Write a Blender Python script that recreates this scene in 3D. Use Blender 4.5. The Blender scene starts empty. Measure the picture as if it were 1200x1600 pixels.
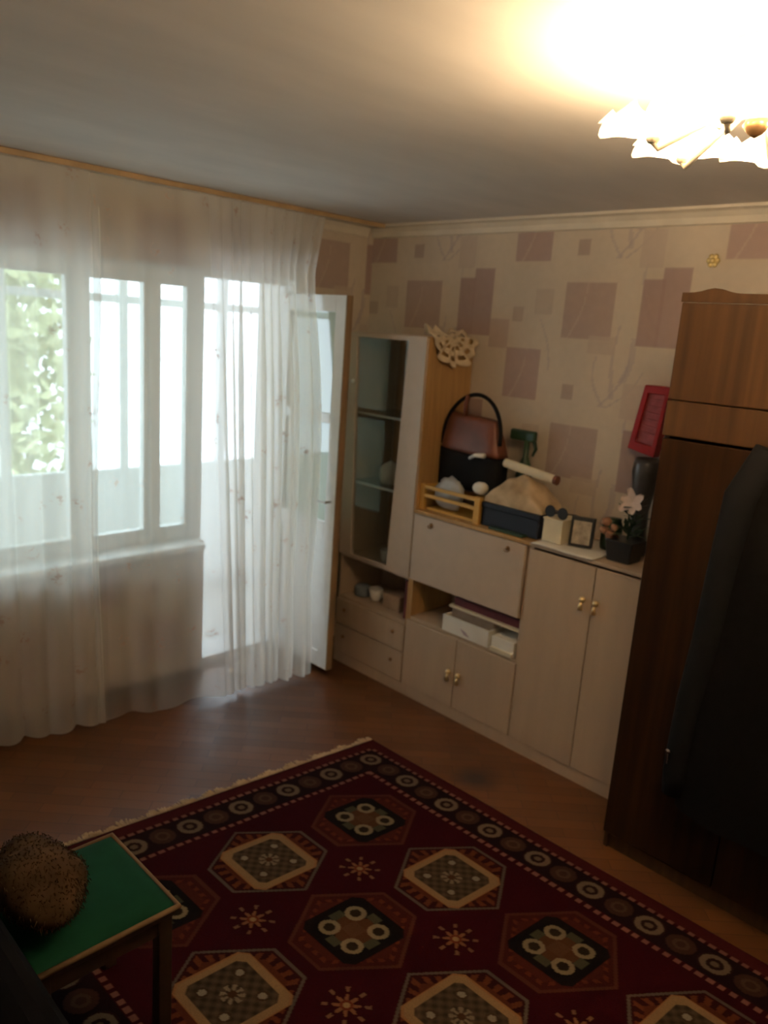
import bpy, bmesh, math, random
import numpy as np
from mathutils import Vector, Matrix
random.seed(7)
rng = np.random.default_rng(7)
S = bpy.context.scene
COL = S.collection
PI = math.pi

# ---------------------------------------------------------------- camera
cam = bpy.data.cameras.new('camera')
cam.sensor_width = 36.0
cam.lens = 1226.73 / 1600 * 36.0
cam.clip_start = 0.02
cam_o = bpy.data.objects.new('camera', cam)
COL.objects.link(cam_o)
rt = Vector((0.7103678, -0.70035439, 0.06986651))
up = Vector((0.11094761, 0.20945004, 0.97150466))
fw = Vector((0.6950311, 0.6823741, -0.22648921))
M4 = Matrix.Identity(4)
for i in range(3):
    M4[i][0], M4[i][1], M4[i][2] = rt[i], up[i], -fw[i]
    M4[i][3] = (-3.32469, -3.51050, 1.94263)[i]
cam_o.matrix_world = M4
cam.dof.use_dof = True               # the photograph is soft all over: focus short of the room
cam.dof.focus_distance = 1.75
cam.dof.aperture_fstop = 3.2
S.camera = cam_o

# ---------------------------------------------------------------- world and exposure
W = bpy.data.worlds.new('overcast_sky'); S.world = W; W.use_nodes = True
bg = W.node_tree.nodes['Background']
bg.inputs[0].default_value = (0.74, 0.88, 1.0, 1)
bg.inputs[1].default_value = 4.2
vs = S.view_settings
S.display_settings.display_device = 'sRGB'
vs.view_transform = 'Standard'; vs.look = 'None'; vs.gamma = 1.0; vs.use_curve_mapping = False
vs.exposure = 0.35
LAMP_POWER = 30.0                     # each of the chandelier's six bulbs
LAMP_COLOUR = (1.0, 0.72, 0.42)

def portal(x0, x1, z0, z1, y):       # guides sampling of the sky through the openings
    l = bpy.data.lights.new('daylight_portal', 'AREA'); l.shape = 'RECTANGLE'
    l.size = x1 - x0; l.size_y = z1 - z0; l.cycles.is_portal = True
    o = bpy.data.objects.new('daylight_portal', l); COL.objects.link(o)
    o.location = ((x0 + x1) / 2, y, (z0 + z1) / 2); o.rotation_euler = (-PI / 2, 0, 0)
portal(-2.6, -0.45, 0.85, 2.3, 1.45)

# ---------------------------------------------------------------- materials
def mat(name, col, rough=0.6, metal=0.0, var=0.12, scale=12.0, stretch=(1, 1, 1), bump=0.0, col2=None, spec=0.5, detail=3.0, coat=0.0):
    m = bpy.data.materials.new(name); m.use_nodes = True
    nt = m.node_tree; b = nt.nodes['Principled BSDF']
    tc = nt.nodes.new('ShaderNodeTexCoord'); mp = nt.nodes.new('ShaderNodeMapping')
    mp.inputs['Scale'].default_value = stretch
    nz = nt.nodes.new('ShaderNodeTexNoise'); nz.inputs['Scale'].default_value = scale; nz.inputs['Detail'].default_value = detail
    nt.links.new(tc.outputs['Object'], mp.inputs['Vector']); nt.links.new(mp.outputs[0], nz.inputs['Vector'])
    rp = nt.nodes.new('ShaderNodeValToRGB')
    c2 = col2 if col2 else tuple(min(1, c * (1 + var)) for c in col)
    c1 = col if col2 else tuple(c * (1 - var) for c in col)
    rp.color_ramp.elements[0].color = (*c1, 1); rp.color_ramp.elements[1].color = (*c2, 1)
    rp.color_ramp.elements[0].position = 0.3; rp.color_ramp.elements[1].position = 0.7
    nt.links.new(nz.outputs['Fac'], rp.inputs['Fac']); nt.links.new(rp.outputs['Color'], b.inputs['Base Color'])
    b.inputs['Roughness'].default_value = rough; b.inputs['Metallic'].default_value = metal
    b.inputs['Specular IOR Level'].default_value = spec
    b.inputs['Coat Weight'].default_value = coat
    if bump:
        bp = nt.nodes.new('ShaderNodeBump'); bp.inputs['Strength'].default_value = bump; bp.inputs['Distance'].default_value = 0.01
        nt.links.new(nz.outputs['Fac'], bp.inputs['Height']); nt.links.new(bp.outputs['Normal'], b.inputs['Normal'])
    return m

def attr_mat(name, rough, noise_scale=60, noise_amt=0.12, bump=0.0, sheen=0.0):
    m = bpy.data.materials.new(name); m.use_nodes = True
    nt = m.node_tree; b = nt.nodes['Principled BSDF']
    at = nt.nodes.new('ShaderNodeAttribute'); at.attribute_name = 'print'
    tc = nt.nodes.new('ShaderNodeTexCoord'); nz = nt.nodes.new('ShaderNodeTexNoise'); nz.inputs['Scale'].default_value = noise_scale
    nt.links.new(tc.outputs['Object'], nz.inputs['Vector'])
    mr = nt.nodes.new('ShaderNodeMapRange'); mr.inputs['To Min'].default_value = 1 - noise_amt; mr.inputs['To Max'].default_value = 1 + noise_amt
    nt.links.new(nz.outputs['Fac'], mr.inputs['Value'])
    mx = nt.nodes.new('ShaderNodeVectorMath'); mx.operation = 'SCALE'
    nt.links.new(at.outputs['Color'], mx.inputs[0]); nt.links.new(mr.outputs[0], mx.inputs['Scale'])
    nt.links.new(mx.outputs[0], b.inputs['Base Color'])
    b.inputs['Roughness'].default_value = rough; b.inputs['Specular IOR Level'].default_value = 0.25
    if bump:
        bp = nt.nodes.new('ShaderNodeBump'); bp.inputs['Strength'].default_value = bump; bp.inputs['Distance'].default_value = 0.004
        nt.links.new(nz.outputs['Fac'], bp.inputs['Height']); nt.links.new(bp.outputs['Normal'], b.inputs['Normal'])
    return m

def glass_mat(name, tint=(1, 1, 1), gloss=0.12, diff=None, diff_amt=0.0, rough=0.02, trans=0.5):
    m = bpy.data.materials.new(name); m.use_nodes = True
    nt = m.node_tree; nt.nodes.remove(nt.nodes['Principled BSDF']); out = nt.nodes['Material Output']
    tr = nt.nodes.new('ShaderNodeBsdfTransparent'); tr.inputs[0].default_value = (*tint, 1)
    gl = nt.nodes.new('ShaderNodeBsdfGlossy'); gl.inputs['Roughness'].default_value = rough
    mx = nt.nodes.new('ShaderNodeMixShader')
    fr = nt.nodes.new('ShaderNodeLayerWeight'); fr.inputs['Blend'].default_value = 0.5   # reflects more at a glancing angle, alike from both sides
    pw = nt.nodes.new('ShaderNodeMath'); pw.operation = 'POWER'; pw.inputs[1].default_value = 5.0
    nt.links.new(fr.outputs['Facing'], pw.inputs[0])
    ad = nt.nodes.new('ShaderNodeMath'); ad.operation = 'MULTIPLY_ADD'; ad.inputs[1].default_value = 0.9 if gloss > 0 else 0.0; ad.inputs[2].default_value = gloss; ad.use_clamp = True
    nt.links.new(pw.outputs[0], ad.inputs[0]); nt.links.new(ad.outputs[0], mx.inputs[0])
    first = tr
    if diff:
        df = nt.nodes.new('ShaderNodeBsdfDiffuse'); df.inputs[0].default_value = (*diff, 1)
        tl = nt.nodes.new('ShaderNodeBsdfTranslucent'); tl.inputs[0].default_value = (*diff, 1)
        m1 = nt.nodes.new('ShaderNodeMixShader'); m1.inputs[0].default_value = trans
        nt.links.new(df.outputs[0], m1.inputs[1]); nt.links.new(tl.outputs[0], m1.inputs[2])
        m2 = nt.nodes.new('ShaderNodeMixShader'); m2.inputs[0].default_value = diff_amt
        nt.links.new(tr.outputs[0], m2.inputs[1]); nt.links.new(m1.outputs[0], m2.inputs[2]); first = m2
    nt.links.new(first.outputs[0], mx.inputs[1]); nt.links.new(gl.outputs[0], mx.inputs[2])
    nt.links.new(mx.outputs[0], out.inputs['Surface'])
    return m

def tulle_mat(name, col, amt, motif=0.25):
    m = bpy.data.materials.new(name); m.use_nodes = True
    nt = m.node_tree; nt.nodes.remove(nt.nodes['Principled BSDF']); out = nt.nodes['Material Output']
    tr = nt.nodes.new('ShaderNodeBsdfTransparent')
    df = nt.nodes.new('ShaderNodeBsdfDiffuse'); tl = nt.nodes.new('ShaderNodeBsdfTranslucent')
    uv = nt.nodes.new('ShaderNodeUVMap'); uv.uv_map = 'cloth'
    vo = nt.nodes.new('ShaderNodeTexVoronoi'); vo.inputs['Scale'].default_value = 7.0
    n2 = nt.nodes.new('ShaderNodeTexNoise'); n2.inputs['Scale'].default_value = 45.0
    nt.links.new(uv.outputs[0], vo.inputs['Vector']); nt.links.new(uv.outputs[0], n2.inputs['Vector'])
    r1 = nt.nodes.new('ShaderNodeMapRange'); r1.inputs['From Min'].default_value = 0.28; r1.inputs['From Max'].default_value = 0.12
    r2 = nt.nodes.new('ShaderNodeMapRange'); r2.inputs['From Min'].default_value = 0.5; r2.inputs['From Max'].default_value = 0.58
    nt.links.new(vo.outputs['Distance'], r1.inputs['Value']); nt.links.new(n2.outputs['Fac'], r2.inputs['Value'])
    mu = nt.nodes.new('ShaderNodeMath'); mu.operation = 'MULTIPLY'
    nt.links.new(r1.outputs[0], mu.inputs[0]); nt.links.new(r2.outputs[0], mu.inputs[1])
    ma = nt.nodes.new('ShaderNodeMath'); ma.operation = 'MULTIPLY_ADD'; ma.inputs[1].default_value = motif
    at = nt.nodes.new('ShaderNodeAttribute'); at.attribute_name = 'weave'      # how close the cloth is gathered and woven
    nt.links.new(at.outputs['Fac'], ma.inputs[2])
    nt.links.new(mu.outputs[0], ma.inputs[0])
    mc = nt.nodes.new('ShaderNodeMix'); mc.data_type = 'RGBA'
    mc.inputs[6].default_value = (*col, 1); mc.inputs[7].default_value = (0.55, 0.42, 0.36, 1)
    nt.links.new(mu.outputs[0], mc.inputs[0])
    nt.links.new(mc.outputs[2], df.inputs[0]); nt.links.new(mc.outputs[2], tl.inputs[0])
    m1 = nt.nodes.new('ShaderNodeMixShader'); m1.inputs[0].default_value = 0.55
    nt.links.new(df.outputs[0], m1.inputs[1]); nt.links.new(tl.outputs[0], m1.inputs[2])
    m2 = nt.nodes.new('ShaderNodeMixShader')
    nt.links.new(ma.outputs[0], m2.inputs[0]); nt.links.new(tr.outputs[0], m2.inputs[1]); nt.links.new(m1.outputs[0], m2.inputs[2])
    nt.links.new(m2.outputs[0], out.inputs['Surface'])
    return m

def emit_mat(name, col, strength):
    m = bpy.data.materials.new(name); m.use_nodes = True
    b = m.node_tree.nodes['Principled BSDF']; b.inputs['Base Color'].default_value = (*col, 1)
    b.inputs['Emission Color'].default_value = (*col, 1); b.inputs['Emission Strength'].default_value = strength
    return m

MW = {}
MW['ceiling'] = mat('ceiling_paint', (0.76, 0.70, 0.64), 0.85, var=0.05, scale=2.0, stretch=(1, 3, 1))
MW['plaster'] = mat('white_plaster', (0.78, 0.76, 0.72), 0.8, var=0.04)
MW['cream_trim'] = mat('cream_trim', (0.70, 0.62, 0.50), 0.6, var=0.05)
MW['white_paint'] = mat('white_window_paint', (0.80, 0.80, 0.78), 0.4, var=0.04)
MW['brown_edge'] = mat('brown_door_edge', (0.30, 0.19, 0.10), 0.6, stretch=(4, 4, 0.5))
MW['board'] = mat('pale_furniture_board', (0.50, 0.375, 0.265), 0.45, var=0.05, scale=18, stretch=(1, 1, 0.15))
MW['board_white'] = mat('white_furniture_board', (0.54, 0.425, 0.325), 0.42, var=0.03, scale=18)
MW['board_wood'] = mat('yellow_wood_board', (0.46, 0.27, 0.10), 0.5, var=0.14, scale=10, stretch=(3, 3, 0.3))
MW['board_dark'] = mat('dark_inner_board', (0.40, 0.29, 0.21), 0.6)
MW['brass'] = mat('aged_brass', (0.85, 0.66, 0.36), 0.35, metal=0.8, var=0.1)
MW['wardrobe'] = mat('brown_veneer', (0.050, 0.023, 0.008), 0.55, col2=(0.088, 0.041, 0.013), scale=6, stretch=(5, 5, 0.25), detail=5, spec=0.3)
MW['wardrobe_low'] = mat('shaded_brown_veneer', (0.015, 0.006, 0.0025), 0.6, col2=(0.032, 0.013, 0.0045), scale=6, stretch=(5, 5, 0.25), detail=5, spec=0.1)  # darker lower-door veneer, with shade below the lamp put into its colour
MW['glass'] = glass_mat('clear_glass', (0.92, 0.95, 0.93), 0.03)
MW['cab_glass'] = glass_mat('cabinet_glass', (0.93, 0.95, 0.93), 0.12)
MW['door_glass'] = glass_mat('door_glass', (0.85, 0.92, 0.87), 0.12, (0.80, 0.88, 0.77), 0.88)
MW['shelf_glass'] = glass_mat('shelf_glass', (0.8, 0.88, 0.84), 0.15, (0.7, 0.8, 0.75), 0.25)
MW['tulle'] = tulle_mat('white_tulle', (0.88, 0.85, 0.80), 0.44)
MW['black'] = mat('black_cloth', (0.007, 0.007, 0.008), 0.85, spec=0.15)
MW['black_plastic'] = mat('black_plastic', (0.015, 0.016, 0.018), 0.35)
MW['navy'] = mat('navy_card', (0.006, 0.009, 0.020), 0.6)
MW['brown_leather'] = mat('brown_leather', (0.15, 0.045, 0.022), 0.45, var=0.25, scale=9)
MW['yellow_wood'] = mat('yellow_slat_wood', (0.62, 0.36, 0.08), 0.5, var=0.15, scale=14, stretch=(1, 0.3, 1))
MW['cream_cloth'] = mat('cream_cloth', (0.62, 0.50, 0.34), 0.9, var=0.15, scale=20)
MW['beige_cloth'] = mat('beige_cloth', (0.50, 0.37, 0.23), 0.9, var=0.25, scale=12)
MW['paper'] = mat('white_paper', (0.80, 0.76, 0.68), 0.7, var=0.03)
MW['card'] = mat('cream_card', (0.70, 0.62, 0.45), 0.7, var=0.06)
MW['grey_plastic'] = mat('grey_film', (0.45, 0.44, 0.42), 0.3, var=0.1)
MW['green_dark'] = mat('dark_green_plastic', (0.02, 0.05, 0.02), 0.4)
MW['leaf'] = mat('plant_leaf', (0.02, 0.045, 0.02), 0.5, var=0.3)
MW['petal'] = mat('pale_petal', (0.75, 0.58, 0.50), 0.7, var=0.06)
MW['red'] = mat('red_plastic', (0.32, 0.008, 0.012), 0.35, var=0.08)
MW['red_pale'] = mat('faded_red_panel', (0.33, 0.07, 0.08), 0.5, var=0.2, scale=40)
MW['vase'] = mat('dark_grey_glaze', (0.055, 0.05, 0.05), 0.3, var=0.3)
MW['gold'] = mat('gold_paint', (0.95, 0.75, 0.35), 0.35, metal=0.6)
MW['green_seat'] = mat('green_velour', (0.006, 0.045, 0.022), 0.9, var=0.12, spec=0.1)
MW['dark_wood'] = mat('dark_stained_wood', (0.030, 0.014, 0.007), 0.5, var=0.2, stretch=(4, 4, 0.4))
MW['fur'] = mat('brown_fur', (0.035, 0.018, 0.008), 0.95, col2=(0.085, 0.048, 0.022), scale=14, spec=0.1)
MW['upholstery'] = mat('black_upholstery', (0.004, 0.0035, 0.004), 0.95, spec=0.06)
MW['coat'] = mat('charcoal_wool', (0.0055, 0.005, 0.005), 0.95, var=0.2, scale=30, spec=0.06)
MW['steel'] = mat('bright_steel', (0.7, 0.7, 0.7), 0.25, metal=1.0)
MW['bronze'] = mat('brown_bronze', (0.35, 0.20, 0.09), 0.35, metal=0.8)
MW['ivory'] = mat('ivory_enamel', (0.80, 0.72, 0.58), 0.4, var=0.04)
MW['piping'] = mat('brown_piping', (0.16, 0.095, 0.045), 0.9)
MW['concrete'] = mat('balcony_plaster', (0.62, 0.60, 0.56), 0.9, var=0.06)
MW['bark'] = mat('tree_bark', (0.10, 0.07, 0.05), 0.9)
MW['foliage'] = mat('pale_foliage', (0.46, 0.48, 0.25), 0.8, var=0.25, scale=3)
MW['fringe'] = mat('cream_fringe', (0.46, 0.32, 0.18), 0.95, var=0.2, scale=30)
MW['bulb'] = emit_mat('bulb_glow', (1.0, 0.82, 0.55), 30.0)
MW['porcelain'] = mat('white_porcelain', (0.78, 0.76, 0.72), 0.2, var=0.02)
MW['blue_grey'] = mat('blue_grey_tin', (0.18, 0.21, 0.24), 0.4)
MW['maroon'] = mat('maroon_card', (0.14, 0.025, 0.03), 0.6)
MW['picture'] = mat('pale_picture', (0.42, 0.36, 0.28), 0.4, var=0.4, scale=25)

# floor: lacquered parquet, worn matt in places
def parquet():
    m = bpy.data.materials.new('lacquered_parquet'); m.use_nodes = True
    nt = m.node_tree; b = nt.nodes['Principled BSDF']
    tc = nt.nodes.new('ShaderNodeTexCoord'); mp = nt.nodes.new('ShaderNodeMapping'); mp.inputs['Rotation'].default_value = (0, 0, PI / 4)
    nt.links.new(tc.outputs['Object'], mp.inputs['Vector'])
    br = nt.nodes.new('ShaderNodeTexBrick'); br.inputs['Scale'].default_value = 1.0
    br.inputs['Brick Width'].default_value = 0.28; br.inputs['Row Height'].default_value = 0.06
    br.inputs['Mortar Size'].default_value = 0.0012
    br.inputs['Color1'].default_value = (0.150, 0.056, 0.018, 1); br.inputs['Color2'].default_value = (0.105, 0.038, 0.012, 1)
    br.inputs['Mortar'].default_value = (0.05, 0.02, 0.01, 1)
    nt.links.new(mp.outputs[0], br.inputs['Vector'])
    nz = nt.nodes.new('ShaderNodeTexNoise'); nz.inputs['Scale'].default_value = 2.6; nz.inputs['Detail'].default_value = 4
    nt.links.new(tc.outputs['Object'], nz.inputs['Vector'])
    r = nt.nodes.new('ShaderNodeMapRange'); r.inputs['From Min'].default_value = 0.35; r.inputs['From Max'].default_value = 0.65
    r.inputs['To Min'].default_value = 0.33; r.inputs['To Max'].default_value = 0.52
    nt.links.new(nz.outputs['Fac'], r.inputs['Value']); nt.links.new(r.outputs[0], b.inputs['Roughness'])
    # one dark patch in front of the cupboard
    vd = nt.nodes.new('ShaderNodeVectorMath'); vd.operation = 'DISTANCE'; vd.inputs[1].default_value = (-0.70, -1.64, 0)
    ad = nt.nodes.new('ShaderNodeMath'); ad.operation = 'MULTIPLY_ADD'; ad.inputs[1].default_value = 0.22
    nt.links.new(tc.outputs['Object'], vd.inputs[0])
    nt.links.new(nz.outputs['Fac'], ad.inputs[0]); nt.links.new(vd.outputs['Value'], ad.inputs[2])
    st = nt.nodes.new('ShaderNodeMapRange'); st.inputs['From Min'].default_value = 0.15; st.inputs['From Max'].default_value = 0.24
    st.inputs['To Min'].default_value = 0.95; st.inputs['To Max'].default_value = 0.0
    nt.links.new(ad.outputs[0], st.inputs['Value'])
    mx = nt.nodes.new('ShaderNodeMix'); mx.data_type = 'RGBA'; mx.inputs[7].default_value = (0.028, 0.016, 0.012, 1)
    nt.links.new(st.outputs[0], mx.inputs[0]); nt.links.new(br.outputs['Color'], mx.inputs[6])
    nt.links.new(mx.outputs[2], b.inputs['Base Color'])
    return m
MW['parquet'] = parquet()
MW['wallpaper'] = attr_mat('patched_wallpaper', 0.75, 25, 0.06)
MW['rug'] = attr_mat('woven_pile', 0.95, 220, 0.22, 0.3)
MW['rug'].node_tree.nodes['Principled BSDF'].inputs['Specular IOR Level'].default_value = 0.05

# ---------------------------------------------------------------- mesh helpers
def tag(o, label=None, cat=None, group=None, kind=None):
    if label: o['label'] = label
    if cat: o['category'] = cat
    if group: o['group'] = group
    if kind: o['kind'] = kind
    return o

def empty(name, loc=(0, 0, 0), label=None, cat=None, group=None, kind=None):
    o = bpy.data.objects.new(name, None); COL.objects.link(o); o.location = loc; o.empty_display_size = 0.05
    return tag(o, label, cat, group, kind)

def obj(name, bm, m, parent=None, smooth=False, bevel=0.0, subsurf=0):
    """link a bmesh (in world coordinates) as ONE object; a parented one keeps its world place"""
    bmesh.ops.recalc_face_normals(bm, faces=bm.faces[:])
    me = bpy.data.meshes.new(name); bm.to_mesh(me); bm.free()
    if smooth:
        me.polygons.foreach_set('use_smooth', [True] * len(me.polygons))
    for mm in (m if isinstance(m, (list, tuple)) else [m]):
        me.materials.append(mm)
    o = bpy.data.objects.new(name, me); COL.objects.link(o)
    if parent is not None:
        o.parent = parent
        off = Vector(parent.location)
        p = parent.parent
        while p is not None:
            off += Vector(p.location); p = p.parent
        o.location = -off if parent.type == 'EMPTY' or off.length else (0, 0, 0)
    if bevel:
        b = o.modifiers.new('bevel', 'BEVEL'); b.width = bevel; b.segments = 2; b.limit_method = 'ANGLE'
    if subsurf:
        s = o.modifiers.new('subsurf', 'SUBSURF'); s.levels = subsurf; s.render_levels = subsurf
    return o

def BM(): return bmesh.new()

def box(bm, x0, x1, y0, y1, z0, z1):
    v = [bm.verts.new((x, y, z)) for z in (z0, z1) for y in (y0, y1) for x in (x0, x1)]
    for f in ((0, 1, 3, 2), (4, 6, 7, 5), (0, 4, 5, 1), (2, 3, 7, 6), (0, 2, 6, 4), (1, 5, 7, 3)):
        bm.faces.new([v[i] for i in f])
    return v

def boxb(*a):
    bm = BM(); box(bm, *a); return bm

def prism(bm, pts, fn0, fn1):
    a = [bm.verts.new(fn0(*p)) for p in pts]; b = [bm.verts.new(fn1(*p)) for p in pts]
    n = len(pts)
    bm.faces.new(a); bm.faces.new(list(reversed(b)))
    for i in range(n):
        bm.faces.new((a[i], b[i], b[(i + 1) % n], a[(i + 1) % n]))

def tube(bm, pts, rad, n=10, cap=True):
    pts = [Vector(p) for p in pts]
    rad = rad if isinstance(rad, (list, tuple)) else [rad] * len(pts)
    rings = []; prev = None
    for i, p in enumerate(pts):
        d = (pts[min(i + 1, len(pts) - 1)] - pts[max(i - 1, 0)]).normalized()
        ref = prev if prev is not None else (Vector((0, 0, 1)) if abs(d.z) < 0.9 else Vector((1, 0, 0)))
        a = (ref - d * ref.dot(d)).normalized(); b = d.cross(a); prev = a
        rings.append([bm.verts.new(p + (a * math.cos(2 * PI * k / n) + b * math.sin(2 * PI * k / n)) * rad[i]) for k in range(n)])
    for r0, r1 in zip(rings, rings[1:]):
        for k in range(n):
            bm.faces.new((r0[k], r0[(k + 1) % n], r1[(k + 1) % n], r1[k]))
    if cap:
        bm.faces.new(rings[0]); bm.faces.new(rings[-1])

def lathe(bm, prof, c=(0, 0, 0), n=20, axis='z', ruffle=None):
    rings = []
    for j, (r, h) in enumerate(prof):
        ring = []
        for k in range(n):
            t = 2 * PI * k / n
            rr, hh = (r, h) if not ruffle else ruffle(r, h, t, j)
            if axis == 'z': p = (c[0] + rr * math.cos(t), c[1] + rr * math.sin(t), c[2] + hh)
            elif axis == 'x': p = (c[0] + hh, c[1] + rr * math.cos(t), c[2] + rr * math.sin(t))
            else: p = (c[0] + rr * math.cos(t), c[1] + hh, c[2] + rr * math.sin(t))
            ring.append(bm.verts.new(p))
        rings.append(ring)
    for r0, r1 in zip(rings, rings[1:]):
        for k in range(n):
            bm.faces.new((r0[k], r0[(k + 1) % n], r1[(k + 1) % n], r1[k]))
    if prof[0][0] > 1e-6: bm.faces.new(rings[0])
    if prof[-1][0] > 1e-6: bm.faces.new(rings[-1])
    bmesh.ops.remove_doubles(bm, verts=bm.verts[:], dist=1e-6)

def blob(c, r, amp=0.15, sub=3, seed=0, freq=3.0):
    """lumpy closed body with radii r"""
    bm = BM(); bmesh.ops.create_icosphere(bm, subdivisions=sub, radius=1)
    rn = np.random.default_rng(seed); ks = rn.normal(size=(6, 3)) * freq; ph = rn.uniform(0, 6.28, 6)
    for v in bm.verts:
        s = 1 + amp * sum(math.sin(ks[i] @ np.array(v.co) + ph[i]) for i in range(6)) / 3
        v.co = Vector((c[0] + v.co.x * r[0] * s, c[1] + v.co.y * r[1] * s, max(c[2] + v.co.z * r[2] * s, c[2] - r[2] * 0.9)))
    return bm

def sheet(nu, nv, fn):
    bm = BM()
    g = [[bm.verts.new(fn(i / (nu - 1), j / (nv - 1))) for i in range(nu)] for j in range(nv)]
    for j in range(nv - 1):
        for i in range(nu - 1):
            bm.faces.new((g[j][i], g[j][i + 1], g[j + 1][i + 1], g[j + 1][i]))
    return bm

def grid_np(name, P, cols, m, parent=None, smooth=True, kind=None, solid=None):
    """big regular grid from a (nv, nu, 3) array with a colour per vertex"""
    nv, nu, _ = P.shape
    me = bpy.data.meshes.new(name)
    idx = np.arange(nu * nv).reshape(nv, nu)
    q = np.stack([idx[:-1, :-1], idx[:-1, 1:], idx[1:, 1:], idx[1:, :-1]], -1).reshape(-1, 4)
    nq = len(q)
    me.vertices.add(nu * nv); me.vertices.foreach_set('co', P.reshape(-1).astype(np.float32))
    me.loops.add(nq * 4); me.loops.foreach_set('vertex_index', q.reshape(-1).astype(np.int32))
    me.polygons.add(nq); me.polygons.foreach_set('loop_start', (np.arange(nq) * 4).astype(np.int32))
    me.polygons.foreach_set('loop_total', np.full(nq, 4, np.int32))
    me.update(calc_edges=True)
    me.polygons.foreach_set('use_smooth', [smooth] * nq)
    if cols is not None:
        a = me.color_attributes.new('print', 'FLOAT_COLOR', 'POINT')
        c4 = np.ones((nu * nv, 4), np.float32); c4[:, :3] = cols.reshape(-1, 3)
        a.data.foreach_set('color', c4.reshape(-1))
    me.materials.append(m)
    me.validate()
    o = bpy.data.objects.new(name, me); COL.objects.link(o)
    if kind: o['kind'] = kind
    return o

def struct(name, bm, m, parent=None, bevel=0.0):
    o = obj(name, bm, m, parent, bevel=bevel)
    if parent is None: o['kind'] = 'structure'
    return o

# ---------------------------------------------------------------- room shell
H = 2.52
XL, YF = -3.75, -4.6                     # left wall, wall behind the camera
struct('floor', boxb(XL - 0.1, 0.1, YF - 0.1, 0.35, -0.12, 0.0), MW['parquet'])
struct('ceiling', boxb(XL - 0.1, 0.1, YF - 0.1, 0.35, H, H + 0.12), MW['ceiling'])
struct('wall_left', boxb(XL - 0.1, XL, YF, 0.0, 0, H), MW['plaster'])
struct('wall_front', boxb(XL - 0.1, 0.1, YF - 0.1, YF, 0, H), MW['plaster'])

PS, PZ = 1.045, 0.665
def wallpaper(s, z):
    """printed patches and faint stems; s runs to the right along the wall"""
    bgc = np.array([0.62, 0.525, 0.42]); c = np.ones(s.shape + (3,)) * bgc
    su = np.mod(s, PS); zu = np.mod(z, PZ)
    def inr(s0, s1, z0, z1):
        a = np.mod(s - s0, PS) < (s1 - s0); b = np.mod(z - z0, PZ) < (z1 - z0)
        return a & b
    band = (np.sin(su / PS * 2 * PI * 3 + 0.6) * 0.5 + 0.5)[..., None]
    c = c * (1 - 0.05 * band)
    def stem(s0, z0, s1, z1, bend, w, col, k=0.5):
        a = np.mod(s - s0 + PS / 2, PS) - PS / 2; b = np.mod(z - z0 + PZ / 2, PZ) - PZ / 2
        L = z1 - z0; t = np.clip(b / L, 0, 1)
        xx = (s1 - s0) * t + bend * np.sin(t * PI)
        msk = (np.abs(a - xx) < w * (1 - 0.6 * t)) & (b / L > 0) & (b / L < 1)
        c[msk] = c[msk] * (1 - k) + np.array(col) * k
    lil = (0.40, 0.33, 0.34)
    for (a0, b0, a1, b1, bd, w) in ((1.60, 1.66, 1.72, 1.96, 0.05, 0.010), (1.62, 1.66, 1.56, 1.90, -0.04, 0.008), (1.64, 1.66, 1.80, 1.84, 0.03, 0.008),
                                    (1.66, 1.70, 1.66, 2.05, -0.02, 0.012), (0.78, 2.02, 0.70, 2.30, -0.03, 0.010), (1.30, 1.80, 1.22, 2.05, 0.02, 0.006),
                                    (1.70, 1.78, 1.73, 1.98, 0.02, 0.02)):
        stem(a0, b0, a1, b1, bd, w, lil, 0.45)
    rr = [((1.040, 1.249, 1.651, 1.897), (0.42, 0.295, 0.265), 1), ((1.347, 1.612, 1.964, 2.216), (0.43, 0.315, 0.27), 1),
          ((0.695, 0.800, 1.945, 2.235), (0.37, 0.25, 0.225), 1), ((0.79, 0.915, 1.945, 2.281), (0.38, 0.26, 0.235), 1),
          ((0.915, 1.04, 1.888, 2.036), (0.49, 0.37, 0.31), 1), ((1.389, 1.457, 2.336, 2.408), (0.42, 0.32, 0.27), 1),
          ((1.053, 1.121, 2.025, 2.095), (0.46, 0.36, 0.29), 1), ((1.186, 1.285, 2.066, 2.19), (0.53, 0.43, 0.35), 0.9),
          ((0.666, 0.78, 2.281, 2.443), (0.53, 0.43, 0.36), 0.9), ((0.46, 0.60, 1.90, 1.98), (0.53, 0.43, 0.35), 0.9)]
    for (r, col, k) in rr:
        k *= 0.86; msk = inr(*r); c[msk] = c[msk] * (1 - k) + np.array(col) * k
        # hairline lighter sprig across each larger patch
        if r[1] - r[0] > 0.15:
            stem(r[0] + 0.04, r[2], r[0] + 0.12, r[3], 0.02, 0.006, (0.55, 0.44, 0.37), 0.5)
    return c

def paper_face(name, axis, a0, a1, z0, z1, flat, s_of, dz=0.0, step=0.008):
    na = max(2, int((a1 - a0) / step)); nz = max(2, int((z1 - z0) / step))
    A, Z = np.meshgrid(np.linspace(a0, a1, na), np.linspace(z0, z1, nz))
    P = np.zeros(A.shape + (3,))
    if axis == 'x': P[..., 0] = flat; P[..., 1] = A
    else: P[..., 1] = flat; P[..., 0] = A
    P[..., 2] = Z
    if axis == 'x': P = P[:, ::-1]; A = A[:, ::-1]
    return grid_np(name, P, wallpaper(s_of(A), Z - dz), MW['wallpaper'], smooth=False)

w = struct('wall_right', boxb(0.004, 0.1, YF, 0.0, 0, H), MW['plaster'])
f = paper_face('wallpaper', 'x', YF, 0.0, 0.0, H, 0.0, lambda a: -a); f.parent = w

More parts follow.
